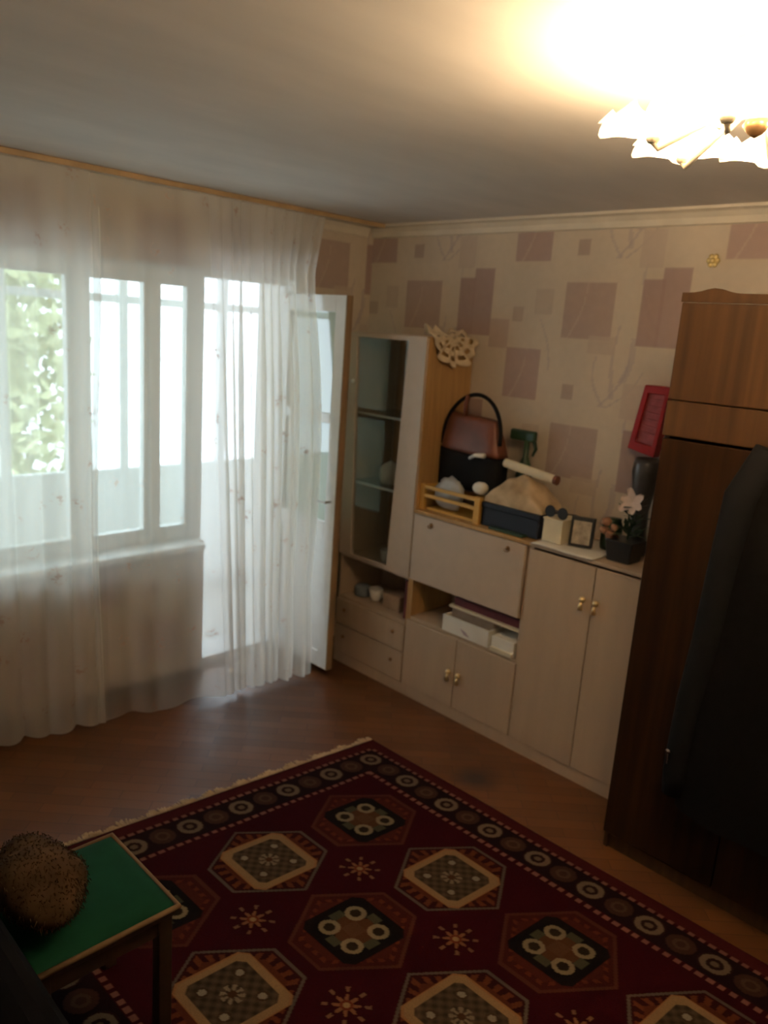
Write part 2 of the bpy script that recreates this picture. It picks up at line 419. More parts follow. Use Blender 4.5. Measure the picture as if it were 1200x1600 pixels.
# window wall with the window and balcony door openings
WX0, WX1, WZ0, WZ1 = -2.62, -1.105, 0.775, 2.165
DX0, DX1 = -1.105, -0.55
bm = BM()
box(bm, XL - 0.1, WX0, 0.004, 0.35, 0, H); box(bm, WX0, WX1, 0.004, 0.35, 0, WZ0); box(bm, WX0, DX1, 0.004, 0.35, WZ1, H)
box(bm, DX1, 0.1, 0.004, 0.35, 0, H)
wb = struct('wall_back', bm, MW['plaster'])
for (a0, a1, z0, z1) in ((XL, WX0, 0, H), (WX0, WX1, 0, WZ0), (WX0, DX1, WZ1, H), (DX1, 0.0, 0, H)):
    f = paper_face('wallpaper', 'y', a0, a1, z0, z1, 0.0, lambda a: a + 1.788, 0.184, 0.010); f.parent = wb

# cornices, baseboards
def cornice(name, fn, L):
    prof = [(0, 0), (0.055, 0), (0.055, 0.012), (0.035, 0.02), (0.018, 0.04), (0.012, 0.065), (0, 0.07)]
    bm = BM(); prism(bm, prof, lambda d, h: fn(0, d, h), lambda d, h: fn(L, d, h))
    return struct(name, bm, MW['cream_trim'])
cornice('trim_1', lambda t, d, h: (-d, -0.0 - t, H - h), 4.6)
cornice('trim_2', lambda t, d, h: (-0.055 - t, -d, H - h), 3.6)
struct('baseboard_back', boxb(XL, WX1, -0.014, 0.0, 0.0, 0.06), MW['dark_wood'], bevel=0.004)
struct('baseboard_right', boxb(-0.014, 0.0, YF, -3.60, 0.0, 0.06), MW['dark_wood'], bevel=0.004)

# window: frame, mullions, sashes, panes, sill
win = empty('window_1', (-1.9, 0.1, WZ0), kind='structure')
bm = BM()
y0, y1 = 0.09, 0.17
box(bm, WX0, WX0 + 0.06, y0, y1, WZ0, WZ1); box(bm, WX1 - 0.035, WX1, y0, y1, WZ0, WZ1)
box(bm, WX0 + 0.06, WX1 - 0.035, y0, y1, WZ1 - 0.06, WZ1); box(bm, WX0 + 0.06, WX1 - 0.035, y0, y1, WZ0, WZ0 + 0.05)
obj('window_frame', bm, MW['white_paint'], win, bevel=0.004)
for (a, b) in ((-1.375, -1.335),):
    obj('mullion', boxb(a, b, y0 - 0.005, y1, WZ0 + 0.05, WZ1 - 0.06), MW['white_paint'], win, bevel=0.004)
obj('mullion', boxb(-1.755, -1.695, y0 - 0.005, y1, WZ0 + 0.05, WZ1 - 0.06), MW['white_paint'], win, bevel=0.004)
for (a, b) in ((WX0 + 0.06, -1.755), (-1.695, -1.375), (-1.335, WX1 - 0.035)):
    bm = BM(); t = 0.026; za, zb = WZ0 + 0.05, WZ1 - 0.06
    box(bm, a, a + t, 0.1, 0.15, za, zb); box(bm, b - t, b, 0.1, 0.15, za, zb)
    box(bm, a + t, b - t, 0.1, 0.15, za, za + t); box(bm, a + t, b - t, 0.1, 0.15, zb - t, zb)
    s_ = obj('sash', bm, MW['white_paint'], win, bevel=0.003)
    obj('pane', boxb(a + t, b - t, 0.122, 0.126, za + t, zb - t), MW['glass'], win)
obj('window_sill', boxb(WX0 - 0.03, WX1 - 0.0355, -0.075, 0.09, WZ0 - 0.03, WZ0 + 0.005), MW['white_paint'], win, bevel=0.008)

# balcony door: frame in the wall, leaf swung open into the room
dr = empty('door_1', (-0.57, 0.1, 0.0), kind='structure')
bm = BM()
box(bm, DX0, DX0 + 0.035, 0.09, 0.17, 0, WZ1); box(bm, DX1 - 0.012, DX1, 0.09, 0.17, 0, WZ1); box(bm, DX0 + 0.035, DX1 - 0.012, 0.09, 0.17, WZ1 - 0.03, WZ1)
box(bm, DX0, DX1, 0.09, 0.30, 0, 0.05)
obj('door_frame', bm, MW['white_paint'], dr, bevel=0.003)
LY0, LY1, LX0, LX1 = -0.46, 0.088, -0.590, -0.552
LZ0, LZ1 = 0.055, 2.095
leaf = empty('door_leaf', (0, 0, 0)); leaf.parent = dr
leaf.location = (0, 0, 0)
def leafpart(name, bm, m, bevel=0.003):
    o = obj(name, bm, m, None, bevel=bevel); o.parent = leaf; o.location = -Vector(dr.location); return o
st = 0.085
bm = BM(); box(bm, LX0, LX1, LY0 + 0.006, LY0 + st, LZ0, LZ1); leafpart('stile', bm, MW['white_paint'])
bm = BM(); box(bm, LX0, LX1, LY1 - st, LY1, LZ0, LZ1); leafpart('stile', bm, MW['white_paint'])
for (a, b) in ((LZ1 - 0.085, LZ1), (1.435, 1.485), (0.80, 0.90), (LZ0, LZ0 + 0.09)):
    bm = BM(); box(bm, LX0, LX1, LY0 + st, LY1 - st, a, b); leafpart('rail', bm, MW['white_paint'])
for (a, b) in ((1.485, LZ1 - 0.085), (0.90, 1.435)):
    bm = BM(); box(bm, -0.573, -0.569, LY0 + st, LY1 - st, a, b); leafpart('pane', bm, MW['door_glass'], 0)
bm = BM(); box(bm, LX0 + 0.009, LX1 - 0.009, LY0 + st, LY1 - st, LZ0 + 0.09, 0.80); leafpart('panel', bm, MW['white_paint'])
bm = BM(); box(bm, LX0 - 0.001, LX1 + 0.002, LY0 - 0.002, LY0 + 0.006, LZ0, LZ1); leafpart('leaf_edge', bm, MW['brown_edge'], 0.001)
bm = BM(); tube(bm, [(LX0, -0.42, 1.02), (LX0 - 0.04, -0.42, 1.02), (LX0 - 0.045, -0.33, 1.02)], 0.008); leafpart('door_handle', bm, MW['steel'], 0)

# balcony outside
struct('balcony_floor', boxb(-3.4, 0.6, 0.35, 1.5, -0.15, 0.0), MW['concrete'])
struct('balcony_ceiling', boxb(-3.4, 0.6, 0.35, 1.5, 2.45, 2.57), MW['concrete'])
struct('balcony_parapet', boxb(-3.4, 0.6, 1.36, 1.46, 0.0, 0.86), MW['white_paint'])
struct('wall_balcony', boxb(0.5, 0.6, 0.35, 1.36, 0.0, 2.45), MW['concrete'])
gz = empty('window_2', (-1.4, 1.41, 0.86), kind='structure')
obj('glazing_rail', boxb(-3.4, 0.6, 1.38, 1.44, 0.86, 0.91), MW['white_paint'], gz)
obj('glazing_rail', boxb(-3.4, 0.6, 1.38, 1.44, 2.39, 2.45), MW['white_paint'], gz)
for i, x in enumerate((-3.2, -2.35, -1.62, -0.86, -0.10, 0.5)):
    obj('glazing_post', boxb(x - 0.03, x + 0.03, 1.38, 1.44, 0.91, 2.39), MW['white_paint'], gz)
for a, b in ((-3.17, -2.38), (-2.32, -1.65), (-1.59, -0.89), (-0.83, -0.13), (-0.07, 0.47)):
    obj('transom', boxb(a, b, 1.39, 1.43, 1.985, 2.035), MW['white_paint'], gz)

# ---------------------------------------------------------------- wall unit: three cabinets side by side
D = 0.353
def knob(parent, y, z, x=-D - 0.02, r=0.011):
    bm = BM(); lathe(bm, [(0.0, -0.022), (r * 0.7, -0.020), (r, -0.012), (r * 0.6, -0.006), (r * 0.45, 0.0)], (x, y, z), 12, 'x')
    return obj('handle', bm, MW['brass'], parent, smooth=True)
def drop_handle(parent, y, z, x, dz=-0.045):
    """rosette with a hanging drop"""
    bm = BM(); lathe(bm, [(0.0, -0.022), (0.011, -0.019), (0.015, -0.010), (0.012, 0.0)], (x, y, z), 12, 'x')
    tube(bm, [(x - 0.012, y, z - 0.008), (x - 0.018, y, z - 0.022), (x - 0.016, y, z + dz)], [0.005, 0.008, 0.012], 8)
    return obj('handle', bm, MW['brass'], parent, smooth=True)

# 1. tall display cabinet
cy0, cy1 = -0.829, -0.265
TOP1 = 1.922
dc = empty('display_cabinet', (-0.18, -0.55, 0), 'tall narrow cream cabinet with glass door and two low drawers, next to the balcony door', 'cabinet')
obj('side_panel', boxb(-D, -0.004, cy0, cy0 + 0.018, 0.0, TOP1), [MW['board_wood']], dc, bevel=0.002)
obj('side_panel', boxb(-D, -0.004, cy1 - 0.018, cy1, 0.0, TOP1), MW['board'], dc, bevel=0.002)
obj('top_panel', boxb(-D - 0.004, -0.004, cy0 + 0.018, cy1 - 0.018, TOP1 - 0.018, TOP1), MW['board_white'], dc, bevel=0.002)
obj('back_panel', boxb(-0.016, -0.006, cy0 + 0.018, cy1 - 0.018, 0.06, TOP1 - 0.018), MW['board_dark'], dc)
for z in (0.410, 0.665):
    obj('shelf', boxb(-D, -0.016, cy0 + 0.018, cy1 - 0.018, z - 0.016, z), MW['board'], dc, bevel=0.002)
for z in (1.488, 1.098):
    sh = obj('glass_shelf', boxb(-D + 0.03, -0.016, cy0 + 0.018, cy1 - 0.018, z - 0.008, z), MW['shelf_glass'], dc)
    obj('shelf_edge_glint', boxb(-D + 0.022, -D + 0.030, cy0 + 0.018, cy1 - 0.018, z - 0.011, z + 0.001), MW['white_paint'], dc)  # white strip stands for light caught along the glass edge
obj('plinth', boxb(-D - 0.010, -D - 0.0005, cy0, cy1, 0.0, 0.062), MW['board'], dc)
# door frame whose stiles widen downwards, with one pane
gd = empty('glass_door', (0, 0, 0)); gd.parent = dc
def sub(parent, root, name, bm, m, smooth=False, bevel=0.0):
    o = obj(name, bm, m, None, smooth=smooth, bevel=bevel); o.parent = parent; o.location = -Vector(root.location); return o
outer = [(-0.268, 1.915), (-0.826, 1.915), (-0.826, 0.668), (-0.268, 0.668)]
inner = [(-0.318, 1.893), (-0.702, 1.893), (-0.655, 0.692), (-0.372, 0.684)]
xf0, xf1 = -D - 0.020, -D
bm = BM()
vo_ = [[bm.verts.new((x, *p)) for p in outer] for x in (xf0, xf1)]
vi_ = [[bm.verts.new((x, *p)) for p in inner] for x in (xf0, xf1)]
for i in range(4):
    j = (i + 1) % 4
    bm.faces.new((vo_[0][i], vo_[0][j], vi_[0][j], vi_[0][i])); bm.faces.new((vo_[1][i], vi_[1][i], vi_[1][j], vo_[1][j]))
    bm.faces.new((vo_[0][i], vo_[1][i], vo_[1][j], vo_[0][j])); bm.faces.new((vi_[0][i], vi_[0][j], vi_[1][j], vi_[1][i]))
sub(gd, dc, 'door_frame', bm, MW['board_white'], bevel=0.002)
bm = BM(); prism(bm, inner, lambda y, z: (-D - 0.012, y, z), lambda y, z: (-D - 0.008, y, z)); sub(gd, dc, 'pane', bm, MW['cab_glass'])
bm = BM(); lathe(bm, [(0.0, -0.022), (0.010, -0.018), (0.012, -0.010), (0.006, 0.0)], (xf0, -0.315, 1.655), 12, 'x'); sub(gd, dc, 'knob', bm, MW['porcelain'], True)
for (z0, z1) in ((0.068, 0.236), (0.242, 0.392)):
    d = obj('drawer', boxb(-D - 0.018, -0.03, cy0 + 0.004, cy1 - 0.004, z0, z1), MW['board'], dc, bevel=0.003)
    for y in (-0.745, -0.350):
        bm = BM(); zc = (z0 + z1) / 2 + 0.02; x = -D - 0.018
        lathe(bm, [(0.0, -0.014), (0.008, -0.012), (0.010, -0.006), (0.007, 0.0)], (x, y, zc), 10, 'x')
        h = obj('handle', bm, MW['bronze'], None, smooth=True); h.parent = d; h.location = (0, 0, 0)

# 2. secretary with a drop flap
sy0, sy1 = -1.557, -0.8295
ZD = 1.043
sc = empty('secretary_cabinet', (-0.18, -1.19, 0), 'cream cabinet with drop-front flap, open niche and two short doors, middle of the wall unit', 'cabinet')
obj('side_panel', boxb(-D, -0.004, sy0, sy0 + 0.018, 0, ZD - 0.018), MW['board'], sc, bevel=0.002)
obj('side_panel', boxb(-D, -0.004, sy1 - 0.018, sy1, 0, ZD - 0.018), MW['board_wood'], sc, bevel=0.002)
obj('top_panel', boxb(-D - 0.02, -0.004, sy0, sy1, ZD - 0.018, ZD), MW['board_wood'], sc, bevel=0.003)
obj('back_panel', boxb(-0.016, -0.006, sy0 + 0.018, sy1 - 0.018, 0.06, ZD - 0.018), MW['board_dark'], sc)
for z in (0.455, 0.678):
    obj('shelf', boxb(-D, -0.016, sy0 + 0.018, sy1 - 0.018, z - 0.018, z), MW['board'], sc, bevel=0.002)
obj('plinth', boxb(-D - 0.010, -D - 0.0005, sy0, sy1, 0.0, 0.062), MW['board'], sc)
fl = obj('flap', boxb(-D - 0.018, -D, sy0 + 0.02, sy1 - 0.004, 0.664, ZD - 0.022), MW['board_white'], sc, bevel=0.003)
for y in (-0.956, -1.440):
    bm = BM(); x = -D - 0.018; z = 0.985
    lathe(bm, [(0.0, -0.012), (0.009, -0.010), (0.011, -0.004), (0.009, 0.0)], (x, y, z), 10, 'x')
    tube(bm, [(x - 0.008, y - 0.016, z - 0.004), (x - 0.014, y - 0.008, z - 0.014), (x - 0.014, y + 0.008, z - 0.014), (x - 0.008, y + 0.016, z - 0.004)], 0.003, 6)
    h = obj('handle', bm, MW['bronze'], None, smooth=True); h.parent = fl; h.location = (0, 0, 0)
for (a, b, hy) in ((sy0 + 0.004, -1.1955, -1.226), (-1.1915, sy1 - 0.004, -1.161)):
    d = obj('door', boxb(-D - 0.018, -D, a, b, 0.066, 0.438), MW['board'], sc, bevel=0.003)
    h = drop_handle(None, hy, 0.255, -D - 0.018); h.parent = d; h.location = (0, 0, 0)

# 3. tall two-door cupboard of the same height
ky0, ky1 = -2.256, -1.5575
cb = empty('cupboard', (-0.18, -1.9, 0), 'cream cupboard with two tall doors and brass drop handles, beside the brown wardrobe', 'cabinet')
obj('side_panel', boxb(-D, -0.004, ky0, ky0 + 0.018, 0, ZD - 0.018), MW['board'], cb, bevel=0.002)
obj('side_panel', boxb(-D, -0.004, ky1 - 0.018, ky1, 0, ZD - 0.018), MW['board'], cb, bevel=0.002)
obj('top_panel', boxb(-D - 0.02, -0.004, ky0, ky1, ZD - 0.018, ZD), MW['board'], cb, bevel=0.003)
obj('back_panel', boxb(-0.016, -0.006, ky0 + 0.018, ky1 - 0.018, 0.06, ZD - 0.018), MW['board_dark'], cb)
obj('plinth', boxb(-D - 0.010, -D - 0.0005, ky0, ky1, 0.0, 0.062), MW['board'], cb)
for (a, b, hy) in ((ky0 + 0.004, -1.908, -1.928), (-1.904, ky1 - 0.004, -1.862)):
    d = obj('door', boxb(-D - 0.018, -D, a, b, 0.066, ZD - 0.03), MW['board'], cb, bevel=0.003)
    h = drop_handle(None, hy, 0.858, -D - 0.018); h.parent = d; h.location = (0, 0, 0)

# ---------------------------------------------------------------- wardrobe
wd = empty('wardrobe', (-0.36, -2.9, 0), 'tall dark brown wooden wardrobe with top cupboard and wavy crest at right', 'wardrobe')
wy0, wy1, wx = -3.56, -2.2575, -0.688
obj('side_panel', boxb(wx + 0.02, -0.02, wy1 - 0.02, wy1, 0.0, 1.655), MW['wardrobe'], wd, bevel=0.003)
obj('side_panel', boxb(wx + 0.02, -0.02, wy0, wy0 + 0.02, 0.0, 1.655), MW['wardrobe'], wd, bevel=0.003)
obj('back_panel', boxb(-0.03, -0.02, wy0 + 0.02, wy1 - 0.02, 0.08, 1.655), MW['wardrobe'], wd)
obj('plinth', boxb(wx + 0.03, -0.03, wy0 + 0.02, wy1 - 0.02, 0.0, 0.09), MW['wardrobe'], wd)
n = 3; dw = (wy1 - wy0) / n
for k in range(n):
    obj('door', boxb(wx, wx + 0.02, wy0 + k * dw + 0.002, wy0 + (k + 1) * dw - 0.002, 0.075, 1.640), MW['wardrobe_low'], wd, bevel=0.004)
obj('middle_board', boxb(wx + 0.006, -0.02, wy0, wy1, 1.655, 1.675), MW['wardrobe'], wd, bevel=0.003)
obj('upper_case', boxb(wx + 0.02, -0.02, wy0 + 0.001, wy1 - 0.001, 1.675, 2.10), MW['wardrobe'], wd, bevel=0.003)
obj('lower_rail', boxb(wx - 0.002, wx + 0.02, wy0, wy1, 1.650, 1.772), MW['wardrobe'], wd, bevel=0.004)
for k in range(n):
    obj('upper_door', boxb(wx, wx + 0.02, wy0 + k * dw + 0.001, wy0 + (k + 1) * dw - 0.001, 1.776, 2.100), MW['wardrobe'], wd, bevel=0.003)
crest = [(wy1, 2.102)]
for i in range(0, 61):
    t = i / 60; y = wy1 + (wy0 - wy1) * t
    d1 = (y + 2.368) / 0.045; d2 = (y - (wy0 + wy1 + 2.368)) / 0.045
    crest.append((y, 2.132 + 0.016 * math.exp(-d1 * d1) + 0.016 * math.exp(-d2 * d2)))
crest.append((wy0, 2.102))
bm = BM(); prism(bm, crest, lambda y, z: (wx - 0.006, y, z), lambda y, z: (wx + 0.016, y, z)); obj('crest', bm, MW['wardrobe'], wd)

# coat hanging on the wardrobe door
ct = empty('coat', (-0.76, -2.72, 0.45), 'dark charcoal coat hanging against the wardrobe front at the right edge', 'coat')
def coat_body(u, v):
    z = 1.74 - 1.36 * v
    half = 0.04 + 0.17 * min(1, v / 0.14) ** 0.7 + 0.03 * v
    a = 2 * PI * u
    cyc = -2.775 - 0.01 * v
    fold = 1 + 0.10 * v * math.sin(a * 5 + 1.0) + 0.04 * math.sin(a * 9)
    x = -0.765 + (0.030 + 0.035 * min(1, v * 3)) * math.sin(a) * fold
    y = cyc + half * math.cos(a) * (1 + 0.02 * math.sin(a * 7))
    return (min(x, -0.693), y, z)
obj('body', sheet(60, 30, coat_body), MW['coat'], ct, smooth=True)
bm = BM(); tube(bm, [(-0.755, -2.655, 1.655), (-0.77, -2.600, 1.50), (-0.775, -2.585, 1.25), (-0.775, -2.570, 1.0), (-0.77, -2.545, 0.75), (-0.77, -2.535, 0.50), (-0.77, -2.540, 0.42)],
     [0.055, 0.062, 0.058, 0.054, 0.050, 0.046, 0.044], 14)
slv = obj('sleeve', bm, MW['black'], ct, smooth=True)
slv['label'] = 'black sleeve'
bm = BM(); tube(bm, [(-0.755, -2.90, 1.655), (-0.77, -2.96, 1.50), (-0.775, -2.985, 1.25), (-0.775, -2.99, 1.0), (-0.77, -2.99, 0.72)], [0.055, 0.062, 0.058, 0.052, 0.046], 14)
obj('sleeve', bm, MW['black'], ct, smooth=True)
bm = BM(); tube(bm, [(-0.735, -2.72, 1.735), (-0.77, -2.76, 1.76), (-0.77, -2.80, 1.76), (-0.735, -2.83, 1.735)], 0.022, 10); obj('collar', bm, MW['coat'], ct, smooth=True)
bm = BM(); tube(bm, [(-0.694, -2.775, 1.80), (-0.715, -2.775, 1.83), (-0.74, -2.775, 1.80), (-0.74, -2.775, 1.74)], 0.003, 6); obj('hanger_hook', bm, MW['steel'], ct)
bm = BM(); lathe(bm, [(0.0, -0.008), (0.009, -0.005), (0.009, 0.004)], (-0.815, -2.513, 0.585), 10, 'x'); tube(bm, [(-0.816, -2.513, 0.578), (-0.818, -2.516, 0.54)], [0.004, 0.003], 6)
zp = obj('zip_pull', bm, MW['steel'], ct); zp['label'] = 'small shiny zip pull'

# ---------------------------------------------------------------- rug
UX = np.array([-0.2235, 0.0208]); VX = np.array([0.0044, -0.2274]); C0 = np.array([-0.98, -1.238])
NU, NV = 7, 11
u_ = np.linspace(-0.62, NU + 0.62, 460); v_ = np.linspace(-0.62, NV + 0.62, 680)
U, V = np.meshgrid(u_, v_)
c = np.ones(U.shape + (3,)) * np.array([0.078, 0.0065, 0.012])
def setc(m, col): c[m] = np.array(col)
cream, pink, olive, brick, ink = (0.62, 0.46, 0.27), (0.46, 0.20, 0.14), (0.15, 0.095, 0.058), (0.25, 0.055, 0.025), (0.018, 0.012, 0.012)
orange = (0.62, 0.30, 0.12); grey = (0.20, 0.16, 0.12)
db = np.minimum(np.minimum(U, NU - U), np.minimum(V, NV - V)) + 0.62
horiz = np.minimum(V, NV - V) <= np.minimum(U, NU - U)
along = np.where(horiz, U, V)
setc(db < 0.27, (0.135, 0.020, 0.022))
setc((db > 0.34) & (db < 0.93), (0.030, 0.010, 0.012))
dash = np.abs(np.mod(along, 0.16) / 0.16 - 0.5) < 0.30
setc((np.abs(db - 0.30) < 0.036) & dash, pink)
setc((np.abs(db - 0.985) < 0.042) & dash, pink)
cross = db - 0.62
da = np.mod(along + 0.5, 1.0) - 0.5
r = np.hypot(da, cross)
setc((r < 0.235) & (db < 1.2), (0.055, 0.020, 0.018)); setc((r < 0.205) & (r > 0.120) & (db < 1.2), (0.36, 0.25, 0.16)); setc((r < 0.06) & (db < 1.2), (0.30, 0.20, 0.12))
da2 = np.mod(along, 1.0) - 0.5
r2 = np.hypot(da2, cross)
setc((r2 < 0.21) & (db < 1.2), (0.12, 0.052, 0.035)); setc((r2 < 0.12) & (r2 > 0.07) & (db < 1.2), (0.19, 0.10, 0.065))
field = db > 1.05
for i in range(3):
    for j in range(5):
        du = U - (1.5 + 2 * i); dv = V - (1.5 + 2 * j); au, av = np.abs(du), np.abs(dv)
        h = np.maximum(au / 0.90, (av + 0.667 * au) / 0.94)
        box_ = np.maximum(np.maximum(au / 0.56, av / 0.55), (au + av) / 1.0)
        teeth = np.mod(np.arctan2(dv, du) * 14 / PI, 1.0) < 0.5
        rr4 = np.hypot(au - 0.24, av - 0.24)
        sp = np.hypot(du, dv); th = np.arctan2(dv, du)
        if (i + j) % 2 == 0:
            setc((h < 1.0) & field, (0.17, 0.055, 0.032)); setc((h < 0.93) & field, (0.12, 0.022, 0.018)); setc((h < 0.84) & teeth, brick); setc((h < 0.76), (0.15, 0.030, 0.02))
            setc(box_ < 0.98, ink)
            setc((au + av < 0.36), (0.20, 0.075, 0.035)); setc((np.maximum(au, av) < 0.13), (0.23, 0.10, 0.05))
            setc(((np.abs(au - 0.0) < 0.10) & (np.abs(av - 0.36) < 0.07)) | ((np.abs(av) < 0.10) & (np.abs(au - 0.37) < 0.07)), (0.13, 0.12, 0.07))
            setc((rr4 < 0.155), (0.50, 0.38, 0.22)); setc((rr4 < 0.085), (0.06, 0.035, 0.02)); 
        else:
            setc((h < 1.0) & field, grey); setc((h < 0.945) & field, (0.075, 0.012, 0.014)); setc((h < 0.90) & teeth, (0.27, 0.07, 0.03)); setc(h < 0.74, (0.20, 0.05, 0.025))
            setc(box_ < 1.05, orange); setc(box_ < 1.0, (0.60, 0.37, 0.17)); setc(box_ < 0.81, olive); mm = box_ < 0.81; c[mm] *= (1 + 0.45 * np.sin(du * 34) * np.sin(dv * 34))[mm][:, None]
            setc((sp < 0.16) & (np.cos(th * 8) > -0.2), (0.42, 0.32, 0.20)); setc(sp < 0.06, (0.15, 0.06, 0.03))
            r5 = np.hypot(au - 0.28, av - 0.25)
            setc(r5 < 0.085, (0.13, 0.07, 0.04)); setc(r5 < 0.055, (0.52, 0.44, 0.32))
for i in range(0, 2):
    for j in range(0, 4):
        du = U - (2.5 + 2 * i); dv = V - (2.5 + 2 * j); sp = np.hypot(du, dv); th = np.arctan2(dv, du)
        ok = field & (db > 1.12)
        setc((sp < 0.13 + 0.06 * np.cos(th * 8)) & ok, (0.45, 0.20, 0.09)); setc((sp < 0.085) & ok, (0.30, 0.06, 0.03)); setc((sp < 0.045) & ok, (0.62, 0.42, 0.18))
        setc((np.abs(sp - 0.27) < 0.04) & (np.cos(th * 8) > 0.75) & ok, (0.36, 0.20, 0.10))
c = c * 0.29
P = np.zeros(U.shape + (3,))
P[..., 0] = C0[0] + U * UX[0] + V * VX[0]; P[..., 1] = C0[1] + U * UX[1] + V * VX[1]
P[..., 2] = 0.011 + 0.0012 * np.sin(U * 3.1 + V * 1.7)
P[0, :, 2] = P[-1, :, 2] = 0.001; P[:, 0, 2] = P[:, -1, 2] = 0.001
rug = empty('rug', (-1.75, -2.5, 0), 'dark red woven rug with rows of hexagonal medallions and cream fringe, on the parquet', 'rug')
pile = grid_np('pile', P[::-1], c[::-1], MW['rug'], smooth=True); pile.parent = rug; pile.location = -Vector(rug.location)
bm = BM()
for vend, sgn in ((-0.62, -1), (NV + 0.62, 1)):
    for k in range(420):
        uu = -0.60 + (NU + 1.2) * k / 419
        ln = 0.15 + 0.05 * math.sin(k * 0.21) + random.uniform(-0.03, 0.03)
        dx = random.uniform(-0.05, 0.05) - 0.04 * math.sin(k * 0.35)
        def pt(a, b, z): return (C0[0] + a * UX[0] + b * VX[0], C0[1] + a * UX[1] + b * VX[1], z)
        w_ = 0.016
        q = [pt(uu - w_, vend, 0.008), pt(uu + w_, vend, 0.008), pt(uu + dx + w_, vend + sgn * ln, 0.003), pt(uu + dx - w_, vend + sgn * ln, 0.003), pt(uu, vend, 0.012), pt(uu + dx, vend + sgn * ln, 0.006)]
        vv = [bm.verts.new(x) for x in q]
        bm.faces.new((vv[0], vv[4], vv[5], vv[3])); bm.faces.new((vv[4], vv[1], vv[2], vv[5]))
fr = obj('fringe', bm, MW['fringe'], rug); fr['kind'] = 'stuff'

# ---------------------------------------------------------------- curtain rail and tulle
rail = empty('curtain_rail', (-1.9, -0.12, H), 'pale ceiling curtain rail above the balcony window', 'curtain rail')
obj('track', boxb(-3.4, -0.057, -0.142, -0.098, H - 0.022, H - 0.001), MW['cream_trim'], rail, bevel=0.004)
obj('fascia', boxb(-3.4, -0.057, -0.150, -0.143, H - 0.024, H - 0.001), mat('rail_gilt', (0.50, 0.34, 0.18), 0.5), rail, bevel=0.002)

yb_main = [(-3.3, -0.13), (-2.22, -0.15), (-1.95, -0.185), (-1.60, -0.25), (-1.17, -0.335), (-1.07, -0.30), (-0.85, -0.335), (-0.65, -0.375)]
def curtain():
    """one wide tulle: loose on the left, lapped back on itself, gathered before the doorway"""
    nu, nz = 1150, 64
    T = np.linspace(0, 1, nu)
    xt = np.interp(T, [0, 0.42, 0.44, 0.60, 1.0], [-3.35, -1.730, -1.768, -1.20, -0.47])
    xb = np.interp(T, [0, 0.42, 0.44, 0.60, 1.0], [-3.30, -1.775, -1.810, -1.17, -0.655])
    lap = np.interp(T, [0, 0.36, 0.42, 0.455, 0.50], [-0.012, -0.014, -0.018, 0.008, 0.0])
    fold = np.interp(T, [0, 0.42, 0.455, 0.60, 1.0], [0, 13.3, 13.9, 17.0, 28.0])
    amp = np.interp(T, [0, 0.42, 0.455, 0.60, 0.66, 1.0], [0.028, 0.022, 0.012, 0.015, 0.036, 0.036])
    weave = np.interp(T, [0, 0.421, 0.424, 0.555, 0.61, 1.0], [0.66, 0.66, 0.33, 0.36, 0.70, 0.70])
    P = np.zeros((nz, nu, 3)); ang0 = 2 * PI * fold + 0.9 * np.sin(T * 37) + 0.6 * np.sin(T * 61 + 1)
    for j in range(nz):
        v = j / (nz - 1); z = (H - 0.026) + (0.028 - H + 0.026) * v
        k = v ** 0.8
        xx = xt * (1 - k) + xb * k
        e = float(np.interp(z, [0, 0.19, 0.94, 1.63, 2.06, 2.2, 2.52], [-0.655, -0.640, -0.632, -0.625, -0.620, -0.60, -0.47]))
        xx = xx + (e - xx[-1]) * np.clip((T - 0.70) / 0.30, 0, 1) ** 1.3
        yb = np.interp(xb, [p[0] for p in yb_main], [p[1] for p in yb_main])
        yy = -0.120 * (1 - v) + yb * v + lap * min(1, v * 5)
        yy = yy - 0.10 * np.sin(min(1, v * 1.25) * PI) * np.clip((T - 0.74) / 0.26, 0, 1)
        xx = xx + 0.014 * np.sin(v * 7 + 0.4) * np.exp(-((T - 0.425) / 0.03) ** 2)
        a = amp * (0.25 + 0.75 * min(1, v * 3))
        ang = ang0 + 0.5 * np.sin(v * 2.5 + 1.0)
        wv = np.sin(ang) + 0.45 * np.sin(ang * 0.53 + 2.0 + v) + 0.25 * np.sin(ang * 0.31 + 0.6)
        P[j, :, 0] = xx + 0.35 * a * np.cos(ang)
        P[j, :, 1] = yy + a * wv * 0.8
        P[j, :, 2] = z + (0.012 * np.sin(ang * 0.5 + 1.0) if j == nz - 1 else 0)
    P[:, :, 1] = np.minimum(P[:, :, 1], -0.081)
    o = grid_np('sheer_curtain', P[::-1], None, MW['tulle'])
    uvl = o.data.uv_layers.new(name='cloth')
    idx = np.zeros(len(o.data.loops), np.int32); o.data.loops.foreach_get('vertex_index', idx)
    uvl.data.foreach_set('uv', np.stack([(idx % nu) / (nu - 1) * 4.3, (idx // nu) / (nz - 1) * 2.5], -1).reshape(-1).astype(np.float32))
    at = o.data.attributes.new('weave', 'FLOAT', 'POINT')
    at.data.foreach_set('value', np.tile(weave, nz).astype(np.float32))
    tag(o, 'long white sheer curtain drawn across the window and the open balcony doorway', 'curtain')
curtain()

